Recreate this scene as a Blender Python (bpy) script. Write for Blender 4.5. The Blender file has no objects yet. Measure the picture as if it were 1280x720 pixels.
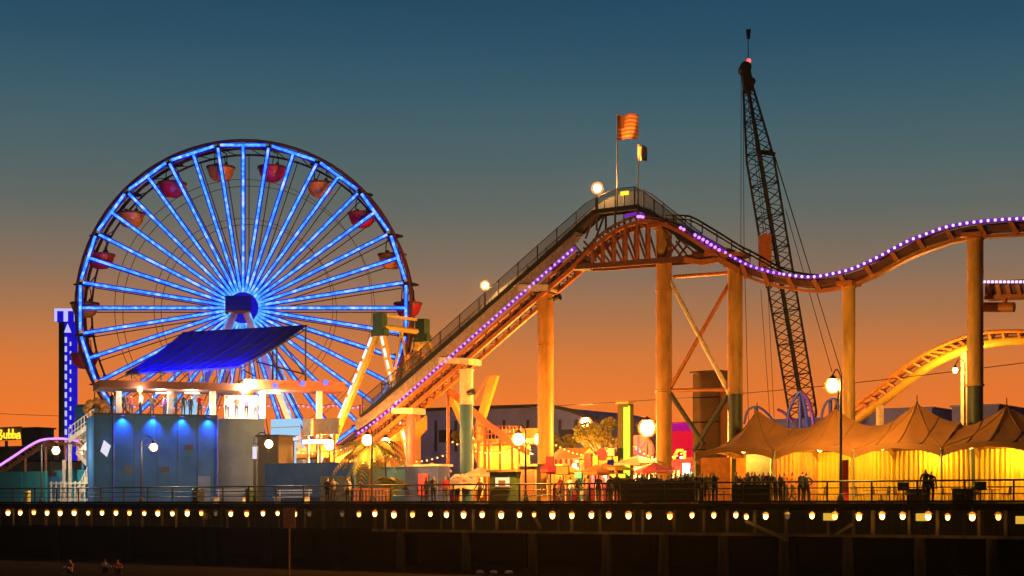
import bpy, math, random
from mathutils import Vector, Matrix
random.seed(7)
HAZE,HG=.00007,.88
R = math.radians
S = bpy.context.scene
C = S.collection
F = 1980.0      # focal length in photograph pixels (1280 wide)
HZ = 630.5      # horizon row
CZ = 4.15       # camera height
DZ = 4.22       # pier deck height

# ---------------------------------------------------------------- survey helpers
def yf(px): return F/(16.3+9.2*px/1280.0)          # distance of the pier's front edge
A0 = Vector(((0-640)*yf(0)/F, yf(0), 0)); A1 = Vector(((1280-640)*yf(1280)/F, yf(1280), 0))
D = (A1-A0).normalized()                            # along the pier
N = Vector((-D.y, D.x, 0))                          # inland across the pier
PA = Matrix((D, N, Vector((0,0,1)))).transposed()   # pier aligned axes
def ray(px, py, Y): return Vector(((px-640)*Y/F, Y, CZ+(HZ-py)*Y/F))
def G(px, v, py=None):
    """point on the line v metres behind the pier edge, seen in column px"""
    o = A0+N*v; rx = (px-640)/F
    u = (o.y*rx-o.x)/(D.x-D.y*rx)
    p = o+D*u
    p.z = DZ if py is None else CZ+(HZ-py)*p.y/F
    return p
def W(px, v): return F/G(px, v).y                   # pixels per metre there

# ---------------------------------------------------------------- mesh builder
class MB:
    def __init__(s): s.v=[]; s.f=[]; s.m=[]
    def add(s, vs, fs, m=0):
        k=len(s.v); s.v += [Vector(p) for p in vs]
        for f in fs: s.f.append([i+k for i in f]); s.m.append(m)
        return s
    def box(s, c, sz, ax=None, m=0):
        c=Vector(c); ax = ax or Matrix.Identity(3)
        vs=[c+ax@Vector((x*sz[0]/2,y*sz[1]/2,z*sz[2]/2)) for z in (-1,1) for y in (-1,1) for x in (-1,1)]
        return s.add(vs,[(0,2,3,1),(4,5,7,6),(0,1,5,4),(2,6,7,3),(0,4,6,2),(1,3,7,5)],m)
    def beam(s, a, b, w, h, side=None, m=0):
        a=Vector(a); b=Vector(b); t=(b-a)
        L=t.length
        if L<1e-6: return s
        t/=L
        if side is None:
            side = t.cross(Vector((0,0,1)))
            if side.length<1e-3: side=Vector((1,0,0))
        side=Vector(side); side=(side-t*side.dot(t)).normalized()
        up=side.cross(t)
        return s.box((a+b)/2,(L,w,h),Matrix((t,side,up)).transposed(),m)
    def tube(s, a, b, r0, r1=None, n=8, m=0):
        return s.path([a,b],r0,n,m,r1)
    def path(s, pts, r, n=6, m=0, r1=None, closed=False):
        pts=[Vector(p) for p in pts]; k=len(pts)
        prev=None; rings=[]
        for i,p in enumerate(pts):
            if closed: t=pts[(i+1)%k]-pts[i-1]
            else: t=pts[min(i+1,k-1)]-pts[max(i-1,0)]
            t.normalize()
            if prev is None:
                q=t.orthogonal().normalized()
            else:
                q=(prev-t*prev.dot(t)).normalized()
            prev=q; w=t.cross(q)
            rr = r if r1 is None else r+(r1-r)*i/(k-1)
            rings.append([p+(q*math.cos(2*math.pi*j/n)+w*math.sin(2*math.pi*j/n))*rr for j in range(n)])
        vs=[p for g in rings for p in g]; fs=[]
        for i in range(k if closed else k-1):
            a=i*n; b=((i+1)%k)*n
            for j in range(n): fs.append((a+j,a+(j+1)%n,b+(j+1)%n,b+j))
        if not closed:
            fs.append(tuple(reversed(range(n)))); fs.append(tuple((k-1)*n+j for j in range(n)))
        return s.add(vs,fs,m)
    def rib(s, pts, side, w, h, m=0, closed=False):
        """sweep a w (along side) x h rectangle along pts"""
        pts=[Vector(p) for p in pts]; k=len(pts); vs=[]; fs=[]
        for i,p in enumerate(pts):
            t=(pts[(i+1)%k]-pts[i-1]) if closed else pts[min(i+1,k-1)]-pts[max(i-1,0)]
            t.normalize(); sd=Vector(side); sd=(sd-t*sd.dot(t)).normalized(); up=sd.cross(t)
            vs += [p-sd*w/2-up*h/2,p+sd*w/2-up*h/2,p+sd*w/2+up*h/2,p-sd*w/2+up*h/2]
        for i in range(k if closed else k-1):
            a=i*4; b=((i+1)%k)*4
            for j in range(4): fs.append((a+j,a+(j+1)%4,b+(j+1)%4,b+j))
        if not closed: fs += [(3,2,1,0),tuple((k-1)*4+j for j in range(4))]
        return s.add(vs,fs,m)
    def lathe(s, prof, c=(0,0,0), n=16, m=0):
        c=Vector(c); vs=[]; fs=[]
        for r,z in prof:
            for j in range(n):
                a=2*math.pi*j/n; vs.append(c+Vector((r*math.cos(a),r*math.sin(a),z)))
        for i in range(len(prof)-1):
            for j in range(n): fs.append((i*n+j,i*n+(j+1)%n,(i+1)*n+(j+1)%n,(i+1)*n+j))
        return s.add(vs,fs,m)
    def ball(s, c, r, n=12, m=0, sq=(1,1,1)):
        k=n//2; vs=[]; fs=[]; c=Vector(c)
        for i in range(1,k):
            th=math.pi*i/k
            for j in range(n):
                a=2*math.pi*j/n
                vs.append(c+Vector((r*sq[0]*math.sin(th)*math.cos(a),r*sq[1]*math.sin(th)*math.sin(a),r*sq[2]*math.cos(th))))
        for i in range(k-2):
            for j in range(n): fs.append((i*n+j,(i+1)*n+j,(i+1)*n+(j+1)%n,i*n+(j+1)%n))
        vs.append(c+Vector((0,0,r*sq[2]))); vs.append(c-Vector((0,0,r*sq[2]))); t=len(vs)
        for j in range(n):
            fs.append((t-2,j,(j+1)%n)); fs.append((t-1,(k-2)*n+(j+1)%n,(k-2)*n+j))
        return s.add(vs,fs,m)
    def prism(s, poly, ex, m=0):
        poly=[Vector(p) for p in poly]; ex=Vector(ex); n=len(poly)
        vs=poly+[p+ex for p in poly]
        fs=[tuple(range(n)),tuple(reversed(range(n,2*n)))]+[((i+1)%n,i,n+i,n+(i+1)%n) for i in range(n)]
        return s.add(vs,fs,m)
    def build(s, name, mats, parent=None, loc=None, smooth=False):
        """world coordinates in; the object's origin goes to its parent's place or to loc"""
        o0 = Vector(loc) if loc is not None else (Vector(parent['_w']) if parent is not None and '_w' in parent else Vector((0,0,0)))
        me=bpy.data.meshes.new(name)
        me.from_pydata([tuple(p-o0) for p in s.v],[],s.f)
        if not isinstance(mats,(list,tuple)): mats=[mats]
        for m in mats: me.materials.append(m)
        for p,i in zip(me.polygons,s.m): p.material_index=i
        if smooth:
            for p in me.polygons: p.use_smooth=True
            me.update(); me.set_sharp_from_angle(angle=R(38))
        me.update()
        o=bpy.data.objects.new(name,me); C.objects.link(o)
        if parent is not None:
            o.parent=parent
            if loc is not None: o.location=o0-Vector(parent['_w'])
            o['_w']=tuple(o0)
        else:
            o.location=o0; o['_w']=tuple(o0)
        return o
def tag(o,label=None,cat=None,group=None,kind=None):
    if label: o['label']=label
    if cat: o['category']=cat
    if group: o['group']=group
    if kind: o['kind']=kind
    return o
def thing(name,loc,label,cat,group=None,rz=0):
    o=bpy.data.objects.new(name,None); C.objects.link(o); o.location=loc; o.rotation_euler=(0,0,rz)
    o.empty_display_size=.3
    o['_w']=tuple(loc) if rz==0 else (0,0,0)
    return tag(o,label,cat,group)
def local(name,label,cat,group=None):
    """a thing whose parts are modelled about the origin and placed afterwards"""
    return thing(name,(0,0,0),label,cat,group)
def clone(o,parent=None):
    c=o.copy(); C.objects.link(c)
    if parent is not None: c.parent=parent
    for ch in list(o.children): clone(ch,c)
    return c
ORD='first second third fourth fifth sixth seventh eighth ninth tenth eleventh twelfth thirteenth fourteenth fifteenth sixteenth seventeenth eighteenth nineteenth'.split()
TENS={2:('twenty','twentieth'),3:('thirty','thirtieth'),4:('forty','fortieth'),5:('fifty','fiftieth')}
def nth(i):
    if i<=19: return ORD[i-1]
    t,u=divmod(i,10)
    return TENS[t][1] if u==0 else TENS[t][0]+'-'+ORD[u-1]

# ---------------------------------------------------------------- materials
def mat(name,col,rough=.6,metal=0.0,var=.3,scale=3.0,bump=0.0,stretch=(1,1,1),trans=0.0):
    m=bpy.data.materials.new(name); m.use_nodes=True; nt=m.node_tree; n=nt.nodes; l=nt.links
    b=n['Principled BSDF']; b.inputs['Metallic'].default_value=metal
    tc=n.new('ShaderNodeTexCoord'); mp=n.new('ShaderNodeMapping'); mp.inputs['Scale'].default_value=stretch
    l.new(tc.outputs['Object'],mp.inputs['Vector'])
    nz=n.new('ShaderNodeTexNoise'); nz.inputs['Scale'].default_value=scale; nz.inputs['Detail'].default_value=6; nz.inputs['Roughness'].default_value=.65
    l.new(mp.outputs['Vector'],nz.inputs['Vector'])
    cr=n.new('ShaderNodeValToRGB'); e=cr.color_ramp.elements
    e[0].position=.3; e[1].position=.72
    e[0].color=(*[c*(1-var) for c in col],1); e[1].color=(*[min(1,c*(1+var*.45)) for c in col],1)
    l.new(nz.outputs['Fac'],cr.inputs['Fac']); l.new(cr.outputs['Color'],b.inputs['Base Color'])
    mr=n.new('ShaderNodeMapRange'); mr.inputs['To Min'].default_value=max(.05,rough-.12); mr.inputs['To Max'].default_value=min(1,rough+.15)
    l.new(nz.outputs['Fac'],mr.inputs['Value']); l.new(mr.outputs['Result'],b.inputs['Roughness'])
    if name in ('wet_sand','black_and_shade','navy_wall','slate_wall','blue_wall','blue_awning'): b.inputs['Specular IOR Level'].default_value=0
    if bump:
        bp=n.new('ShaderNodeBump'); bp.inputs['Strength'].default_value=bump; bp.inputs['Distance'].default_value=.03
        l.new(nz.outputs['Fac'],bp.inputs['Height']); l.new(bp.outputs['Normal'],b.inputs['Normal'])
    if trans:
        out=n['Material Output']; t=n.new('ShaderNodeBsdfTranslucent'); mx=n.new('ShaderNodeMixShader'); mx.inputs[0].default_value=trans
        l.new(cr.outputs['Color'],t.inputs['Color']); l.new(b.outputs[0],mx.inputs[1]); l.new(t.outputs[0],mx.inputs[2]); l.new(mx.outputs[0],out.inputs['Surface'])
    return m
def planks(name,col,width=.2,axis=0,rough=.8,var=.45):
    """boards: dark joints every width metres along one object axis, each board its own tone"""
    m=mat(name,col,rough,0,var,2.0,.3); nt=m.node_tree; n=nt.nodes; l=nt.links
    b=n['Principled BSDF']; src=b.inputs['Base Color'].links[0].from_socket
    tc=n.new('ShaderNodeTexCoord'); sp=n.new('ShaderNodeSeparateXYZ'); l.new(tc.outputs['Object'],sp.inputs[0])
    ax=n.new('ShaderNodeVectorMath'); ax.operation='DOT_PRODUCT'
    ax.inputs[1].default_value=[tuple(D),tuple(N),(0,0,1)][axis]; l.new(tc.outputs['Object'],ax.inputs[0])
    dv=n.new('ShaderNodeMath'); dv.operation='DIVIDE'; dv.inputs[1].default_value=width; l.new(ax.outputs['Value'],dv.inputs[0])
    fl=n.new('ShaderNodeMath'); fl.operation='FLOOR'; l.new(dv.outputs[0],fl.inputs[0])
    wn=n.new('ShaderNodeTexWhiteNoise'); wn.noise_dimensions='1D'; l.new(fl.outputs[0],wn.inputs['W'])
    fr=n.new('ShaderNodeMath'); fr.operation='FRACT'; l.new(dv.outputs[0],fr.inputs[0])
    gt=n.new('ShaderNodeMath'); gt.operation='GREATER_THAN'; gt.inputs[1].default_value=.08; l.new(fr.outputs[0],gt.inputs[0])
    ma=n.new('ShaderNodeMath'); ma.operation='MULTIPLY_ADD'; ma.inputs[1].default_value=.7; ma.inputs[2].default_value=.5; l.new(wn.outputs['Value'],ma.inputs[0])
    mm=n.new('ShaderNodeMath'); mm.operation='MULTIPLY'; l.new(ma.outputs[0],mm.inputs[0]); l.new(gt.outputs[0],mm.inputs[1])
    vm=n.new('ShaderNodeVectorMath'); vm.operation='SCALE'; l.new(src,vm.inputs[0]); l.new(mm.outputs[0],vm.inputs['Scale'])
    l.new(vm.outputs[0],b.inputs['Base Color']); return m
def emi(name,col,st):
    m=bpy.data.materials.new(name); m.use_nodes=True; nt=m.node_tree; n=nt.nodes
    n.remove(n['Principled BSDF']); e=n.new('ShaderNodeEmission'); e.inputs[0].default_value=(*col,1); e.inputs[1].default_value=st
    nt.links.new(e.outputs[0],n['Material Output'].inputs[0]); return m
def flame(name,col,st):
    m=emi(name,col,st); nt=m.node_tree; n=nt.nodes; l=nt.links; e=[x for x in n if x.type=='EMISSION'][0]
    tr=n.new('ShaderNodeBsdfTransparent'); ad=n.new('ShaderNodeAddShader'); l.new(e.outputs[0],ad.inputs[0]); l.new(tr.outputs[0],ad.inputs[1]); l.new(ad.outputs[0],n['Material Output'].inputs[0]); return m
def frosted(name,col,clear=.55):
    m=bpy.data.materials.new(name); m.use_nodes=True; nt=m.node_tree; n=nt.nodes; l=nt.links
    n.remove(n['Principled BSDF']); t=n.new('ShaderNodeBsdfTranslucent'); t.inputs[0].default_value=(*col,1)
    tr=n.new('ShaderNodeBsdfTransparent'); mx=n.new('ShaderNodeMixShader'); mx.inputs[0].default_value=clear
    l.new(t.outputs[0],mx.inputs[1]); l.new(tr.outputs[0],mx.inputs[2]); l.new(mx.outputs[0],n['Material Output'].inputs[0]); return m
def mesh_mat(name,col,clear=.5):
    m=bpy.data.materials.new(name); m.use_nodes=True; nt=m.node_tree; n=nt.nodes; l=nt.links
    d=n['Principled BSDF']; d.inputs['Base Color'].default_value=(*col,1); d.inputs['Roughness'].default_value=.7
    tr=n.new('ShaderNodeBsdfTransparent'); mx=n.new('ShaderNodeMixShader'); mx.inputs[0].default_value=clear
    l.new(d.outputs[0],mx.inputs[1]); l.new(tr.outputs[0],mx.inputs[2]); l.new(mx.outputs[0],n['Material Output'].inputs[0]); return m
def led(name,c0,c1,scale=1.2):
    """light tube whose diodes drift between two colours along its length"""
    m=bpy.data.materials.new(name); m.use_nodes=True; nt=m.node_tree; n=nt.nodes; l=nt.links
    n.remove(n['Principled BSDF']); e=n.new('ShaderNodeEmission')
    tc=n.new('ShaderNodeTexCoord'); oi=n.new('ShaderNodeObjectInfo'); ad=n.new('ShaderNodeVectorMath'); ad.operation='MULTIPLY_ADD'
    ad.inputs[1].default_value=(37,53,91); l.new(oi.outputs['Random'],ad.inputs[0]); l.new(tc.outputs['Object'],ad.inputs[2])
    nz=n.new('ShaderNodeTexNoise'); nz.inputs['Scale'].default_value=scale; nz.inputs['Detail'].default_value=3; l.new(ad.outputs[0],nz.inputs['Vector'])
    cr=n.new('ShaderNodeValToRGB'); cr.color_ramp.elements[0].position=.52; cr.color_ramp.elements[1].position=.74
    cr.color_ramp.elements[0].color=(*c0,1); cr.color_ramp.elements[1].color=(*c1,1)
    d_=cr.color_ramp.elements.new(.4); d_.color=(c0[0]*.6,c0[1]*.55,c0[2]*.8,1)
    l.new(nz.outputs['Fac'],cr.inputs['Fac']); l.new(cr.outputs['Color'],e.inputs[0]); e.inputs[1].default_value=1.15; l.new(e.outputs[0],n['Material Output'].inputs[0]); return m

M=dict(
 steel_dark=mat('dark_steel',(.03,.03,.035),.5,.3), iron=mat('iron_black',(.012,.012,.012),.5),
 crane=mat('crane_paint',(.012,.013,.016),.6,.2), orange_steel=mat('orange_steel',(.5,.16,.03),.45),
 rust_steel=mat('rust_steel',(.16,.055,.03),.6), col_tan=mat('tan_paint',(.6,.3,.055),.5,0,.5,1.6,0,(1,1,.25)),
 col_teal=mat('teal_paint',(.02,.13,.27),.5,0,.3,1.5), col_dark=mat('dark_green_paint',(.05,.06,.05),.5),
 col_pink=mat('pink_paint',(.6,.11,.13),.5), cream=mat('cream_paint',(.75,.66,.5),.6), white=mat('white_paint',(.78,.77,.74),.55),
 pale_step=mat('weathered_concrete',(.46,.36,.3),.8,0,.4,4), wood=planks('deck_boards',(.16,.1,.06),.22,0),
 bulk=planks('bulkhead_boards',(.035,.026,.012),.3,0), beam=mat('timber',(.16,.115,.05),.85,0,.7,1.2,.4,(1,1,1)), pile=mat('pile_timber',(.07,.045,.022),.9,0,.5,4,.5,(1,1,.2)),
 navy=mat('navy_wall',(.035,.11,.25),.6,0,.3,.6), slate=mat('slate_wall',(.1,.17,.32),.6,0,.25,.7), blue_low=mat('blue_wall',(.05,.12,.27),.6,0,.3,.8),
 teal_wall=mat('teal_wall',(.03,.3,.33),.6,0,.3,.9), turq=mat('turquoise',(.05,.5,.68),.5), blue_or_lit_cloth=mat('blue_awning',(.004,.008,.62),.6,0,.2,1.0,.1,(1,1,1),.25),
 red=mat('red_paint',(.5,.02,.05),.4), orange=mat('orange_paint',(.8,.32,.03),.4), yellow=mat('yellow_paint',(.75,.5,.06),.45), green_dark=mat('dark_green',(.03,.07,.03),.5),
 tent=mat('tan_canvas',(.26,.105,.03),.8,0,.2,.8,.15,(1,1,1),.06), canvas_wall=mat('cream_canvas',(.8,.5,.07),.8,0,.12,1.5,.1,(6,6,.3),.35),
 brown=mat('brown_panel',(.12,.085,.04),.7), rust=mat('orange_board',(.45,.16,.04),.7), mesh=mesh_mat('wire_mesh',(.09,.08,.075),.48),
 greyblue=mat('greyblue_roof',(.17,.22,.66),.7,0,.3,.5), blue_roof=mat('blue_roof',(.1,.13,.62),.6), sand=mat('wet_sand',(.03,.02,.012),.95,0,.35,.8,.6),
 water=mat('sea_water',(.01,.02,.03),.12,0,.1,.3,.5), bulkblack=mat('black_and_shade',(.008,.007,.006),.9), leaf=mat('leaf',(.1,.12,.03),.6,0,.5,2,0,(1,1,1),.3), bark=mat('bark',(.14,.09,.05),.9,0,.4,6,.4),
 leaf_pale=mat('dry_leaf',(.26,.2,.05),.6,0,.5,2,0,(1,1,1),.3), mural=mat('mural_board',(.13,.14,.08),.7,0,.6,1.6), cyan_board=emi('glowing_blue_board',(.3,.56,.8),1.15), beige=mat('beige_board',(.55,.42,.3),.7),
 sgn=mat('orange_sign',(.85,.3,.1),.5), slab_lit=mat('lit_fascia',(.5,.16,.07),.6), booth_blue=mat('booth_blue',(.05,.1,.5),.6), pink=mat('pink_panel',(.75,.1,.18),.5), plastic=mat('grey_plastic',(.2,.19,.18),.5), purple=mat('purple_tube',(.16,.03,.5),.4), blue_tube=mat('blue_tube',(.03,.08,.5),.4),
 rim=mat('rim_steel',(.1,.035,.035),.5), spoke=mat('spoke_steel',(.05,.05,.2),.5), hubdark=mat('hub_screen',(.004,.004,.02),.3), e_hub=emi('hub_glow',(.003,.003,.11),1),
 e_lamp=flame('lamp_filament',(1,.66,.25),20), e_edge=flame('edge_bulb',(1,.5,.11),5), e_edge2=flame('edge_bulb_dim',(1,.42,.08),2.2), e_dead=emi('spent_bulb',(1,.6,.3),.12), e_warm=emi('warm_tube',(1,.72,.38),5), e_white=emi('white_tube',(1,.9,.8),3),
 e_flank=emi('blue_halo',(.004,.006,.62),1), e_core=led('cyan_diode',(.075,.48,1.05),(.62,.75,1.1),2.2), e_towerdim=emi('tower_blue',(.008,.004,.5),1), e_towerhi=emi('tower_white',(.5,.5,1.0),1.1),
 e_purple=emi('violet_diode',(.62,.24,1.0),1.7), e_lilac=emi('lilac_diode',(.95,.6,1.0),1.6), e_violet=emi('violet_glow',(.16,.02,.42),1), e_pinkdot=emi('pink_diode',(1,.3,.7),1.2),
 e_redwhite=emi('white_diode',(1,.72,.7),1.6), e_green=emi('green_neon',(.5,1,.03),1.9), e_yellowneon=emi('yellow_neon',(1,.62,.03),1.6), e_redscreen=emi('red_screen',(.8,.004,.03),1), e_magenta=emi('magenta_screen',(.42,.004,.2),1),
 e_red=emi('red_beacon',(1,.08,.06),3), e_bluespot=emi('blue_lens',(.1,.12,1),2.5), e_cream=emi('lit_window',(1,.75,.35),1.2), e_yellowbox=emi('yellow_box',(1,.55,.05),.75), e_whitepanel=emi('white_panel',(.9,.85,1),.9), e_sign=emi('amber_letters',(1,.5,.02),2),
 frost=frosted('frosted_glass',(1,.45,.08),.993), amber=mat('amber_halo',(.85,.6,.15),.4,0,.1,3,0,(1,1,1),.5), enamel=mat('white_enamel',(.8,.75,.6),.4))

def lamp_light(name,loc,power,col=(1,.52,.14),size=.15,parent=None,kind='POINT'):
    d=bpy.data.lights.new(name,kind); d.energy=power; d.color=col; d.shadow_soft_size=size
    o=bpy.data.objects.new(name,d); C.objects.link(o)
    if parent is not None:
        o.parent=parent; o.location=Vector(loc)-Vector(parent['_w'])
    else: o.location=loc
    return o

# ---------------------------------------------------------------- camera, sky, sun
cam=bpy.data.cameras.new('camera'); co=bpy.data.objects.new('camera',cam); C.objects.link(co)
co.location=(0,0,CZ); co.rotation_euler=(R(90),0,0); cam.sensor_width=36; cam.lens=F/1280*36; cam.shift_y=(HZ-360)/1280
cam.clip_start=.5; cam.clip_end=20000; S.camera=co

w=bpy.data.worlds.new('World'); S.world=w; w.use_nodes=True
nt=w.node_tree; n=nt.nodes; l=nt.links; bg=n['Background']
tc=n.new('ShaderNodeTexCoord'); sp=n.new('ShaderNodeSeparateXYZ'); l.new(tc.outputs['Generated'],sp.inputs[0])
def s2l(c): return tuple((x/255/12.92 if x/255<=.04045 else ((x/255+.055)/1.055)**2.4) for x in c)
def ramp(stops):
    r=n.new('ShaderNodeValToRGB'); e=r.color_ramp.elements
    while len(e)<len(stops): e.new(.5)
    for q,(p,c) in zip(e,stops): q.position=p; q.color=(*s2l(c),1)
    l.new(sp.outputs['Z'],r.inputs['Fac']); return r
def el(py): t=(HZ-py)/F; return t/math.sqrt(1+t*t)
front=ramp([(0,(242,116,34)),(el(520),(238,118,42)),(el(450),(212,118,56)),(el(395),(170,115,75)),(el(340),(133,110,91)),(el(270),(97,104,98)),(el(200),(76,99,103)),(el(120),(55,90,105)),(el(50),(40,79,101)),(el(0),(33,73,97)),(.55,(20,42,70)),(1,(12,26,52))])
back=ramp([(0,(34,30,38)),(.15,(28,32,48)),(.5,(16,28,48)),(1,(10,22,44))])
mr=n.new('ShaderNodeMapRange'); mr.inputs['From Min'].default_value=-.2; mr.inputs['From Max'].default_value=.8
l.new(sp.outputs['Y'],mr.inputs['Value'])
mx=n.new('ShaderNodeMix'); mx.data_type='RGBA'; l.new(mr.outputs['Result'],mx.inputs[0]); l.new(back.outputs[0],mx.inputs[6]); l.new(front.outputs[0],mx.inputs[7])
# faint streaks of thin cloud and the last of the daylight from the Nishita model
nz=n.new('ShaderNodeTexNoise'); mp=n.new('ShaderNodeMapping'); mp.inputs['Scale'].default_value=(2,2,14); l.new(tc.outputs['Generated'],mp.inputs[0]); l.new(mp.outputs[0],nz.inputs['Vector'])
nz.inputs['Scale'].default_value=1.6; nz.inputs['Detail'].default_value=4
cm=n.new('ShaderNodeMapRange'); cm.inputs['To Min'].default_value=.93; cm.inputs['To Max'].default_value=1.07; l.new(nz.outputs['Fac'],cm.inputs['Value'])
sc=n.new('ShaderNodeVectorMath'); sc.operation='SCALE'; l.new(mx.outputs[2],sc.inputs[0]); l.new(cm.outputs['Result'],sc.inputs['Scale'])
sky=n.new('ShaderNodeTexSky'); sky.sky_type='NISHITA'; sky.sun_disc=False; sky.sun_elevation=R(.5); sky.sun_rotation=R(-14)
ad=n.new('ShaderNodeVectorMath'); ad.operation='MULTIPLY_ADD'; ad.inputs[1].default_value=(.0015,.0015,.0015); l.new(sky.outputs[0],ad.inputs[0]); l.new(sc.outputs[0],ad.inputs[2])
l.new(ad.outputs[0],bg.inputs['Color']); bg.inputs['Strength'].default_value=1.0
sd=bpy.data.lights.new('sun','SUN'); sd.energy=.06; sd.angle=R(6); sd.color=(1,.5,.22)
so=bpy.data.objects.new('sun',sd); C.objects.link(so); so.rotation_euler=(R(-89),0,R(14)); so.location=(0,300,60)

# ---------------------------------------------------------------- ground, sea, pier
mb=MB(); mb.add([(-4000,-200,0),(4000,-200,0),(4000,9000,0),(-4000,9000,0)],[(0,1,2,3)]); tag(mb.build('sand',M['sand']),kind='structure')
mb=MB(); mb.add([(-4000,175,.02),(4000,132,.02),(4000,9000,.02),(-4000,9000,.02)],[(0,1,2,3)]); tag(mb.build('sea_water',M['water']),kind='structure')
def PU(u,v,z): p=A0+D*u+N*v; return Vector((p.x,p.y,z))
UL,UR,VB=-40,120,115
mb=MB(); mb.box(PU((UL+UR)/2,VB/2,DZ-.15),(UR-UL,VB,.3),PA)
mb.box(PU((UL+UR)/2,-.06,DZ-.19),(UR-UL,.12,.36),PA,1); mb.box(PU((UL+UR)/2,-.02,DZ+.075),(UR-UL,.24,.13),PA,1)
tag(mb.build('pier_deck',[M['wood'],M['bulkblack']]),kind='structure')
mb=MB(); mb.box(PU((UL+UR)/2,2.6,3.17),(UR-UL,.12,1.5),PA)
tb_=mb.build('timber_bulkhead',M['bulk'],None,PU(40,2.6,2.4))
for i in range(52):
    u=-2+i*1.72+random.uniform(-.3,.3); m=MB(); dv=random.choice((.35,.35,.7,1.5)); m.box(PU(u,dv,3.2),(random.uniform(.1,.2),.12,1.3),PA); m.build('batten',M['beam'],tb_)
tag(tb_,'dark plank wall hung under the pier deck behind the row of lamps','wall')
mb=MB(); mb.box(PU((UL+UR)/2,14,1.95),(UR-UL,.5,3.9),PA)  # added black backdrop that keeps the view under the pier dark
tag(mb.build('dark_backdrop',M['bulkblack'],None,PU(40,14,0)),'black full height backdrop added under the pier behind the piles','wall')
mb=MB(); ua=(G(466,.55)-PU(0,.55,DZ)).dot(D); mb.box(PU((ua+UR)/2,.55,2.5),(UR-ua,.28,.16),PA)
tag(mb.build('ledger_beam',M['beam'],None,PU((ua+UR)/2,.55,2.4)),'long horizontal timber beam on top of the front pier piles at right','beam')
mb=MB(); mb.box(PU((ua+UL)/2-.05,.55,2.5),(ua-UL,.28,.2),PA)  # left beam split off, its deep shade put into a black colour
tag(mb.build('ledger_beam',M['bulkblack'],None,PU((ua+UL)/2,.55,2.4)),'horizontal beam coloured shade black under the left half of the pier','beam')
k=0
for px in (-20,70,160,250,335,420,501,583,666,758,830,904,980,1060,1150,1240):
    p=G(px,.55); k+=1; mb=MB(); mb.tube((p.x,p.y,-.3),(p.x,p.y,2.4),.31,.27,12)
    if k>1: tag(mb.build('pier_pile',M['pile'] if px>450 else M['bulkblack'],None,(p.x,p.y,0),True),f'thick timber pile under the beam, {nth(k-1)} pile from the left in the front row','pile','timber piles of the pier')  # left piles get a black colour that stands in for shade
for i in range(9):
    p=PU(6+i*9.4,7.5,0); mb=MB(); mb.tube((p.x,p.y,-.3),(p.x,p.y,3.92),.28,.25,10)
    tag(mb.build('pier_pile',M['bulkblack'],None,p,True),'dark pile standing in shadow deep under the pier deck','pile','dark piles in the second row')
mb=None
for (a,b,lab) in (((932,651),(985,676),'pale diagonal timber brace under the deck below the crowd'),((668,645),(676,661),'short timber brace beside the lamps below the yellow column'),((1045,668),(1066,655),'short sloping timber brace below the tall lamp post')):
    m=MB(); m.beam(G(a[0],.2,a[1]),G(b[0],.3,b[1]),.16,.16); tag(m.build('diagonal_brace',M['beam'],None,G(a[0],.2,a[1])),lab,'brace')

# lamps below the deck edge
def edge_lamp():
    t=local('deck_edge_lamp','','lamp','lamps in a row under the pier deck edge')
    m=MB(); m.path([(0,.4,.35),(0,.1,.36),(0,-.12,.3),(0,-.18,.2)],.025,6); m.build('bracket',M['iron'],t)
    m=MB(); m.lathe([(.05,.2),(.08,.18),(.17,.1),(.2,.07),(.185,.07),(.07,.165),(.04,.18)],(0,-.18,0),14); m.build('shade',M['amber'],t,None,True)  # amber tint carries the golden halo around the bulb
    m=MB(); m.ball((0,-.18,-.03),.125,12,0,(1,1,1.3)); m.build('bulb',M['e_edge'],t,None,True)
    return t
ex=[-2,13,28,45,61.5,78,95.5,112.5,130,147.5,164.6,182.6,200,218,237,254,291,311,331,349,371,451,471,495,518,540,560.5,582,605,629,651.5,669.5,693,717,741.5,763,788,813,839.5,866.7,894,921.5,934.5,959,1016.7,1045.5,1075.5,1104.5,1130,1162,1186,1217,1249.5]
el0=edge_lamp()
for i,px in enumerate(ex):
    o=el0 if i==0 else clone(el0)
    p=G(px,-.1); dz=random.uniform(-.03,.03)-(.08 if px==934.5 else 0)
    o.location=(p.x,p.y,CZ-.6+dz); o.rotation_euler=(0,0,math.atan2(D.y,D.x))
    bulb=[c for c in o.children if c.name.startswith('bulb')][0]
    if i%7==3 or px in (254,451): bulb.data=bulb.data.copy(); bulb.data.materials[0]=M['e_edge2']
    sc_=random.uniform(.85,1.22); o.scale=(sc_,sc_,sc_)
    o['label']=f'warm lamp hanging under the pier deck edge, {nth(i+1)} bulb from the left'
for px,lab in ((272,'unlit lamp hanging under the deck edge below the building corner'),(389,'unlit lamp under the deck edge right of the beach sign'),(430,'unlit lamp under the deck edge left of the palm'),(986,'unlit lamp under the deck edge below the second tent')):
    o=clone(el0); p=G(px,-.1); o.location=(p.x,p.y,CZ-.6); o.rotation_euler=(0,0,math.atan2(D.y,D.x)); o['label']=lab
    b_=[c for c in o.children if c.name.startswith('bulb')][0]; b_.data=b_.data.copy(); b_.data.materials[0]=M['e_dead']
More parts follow.
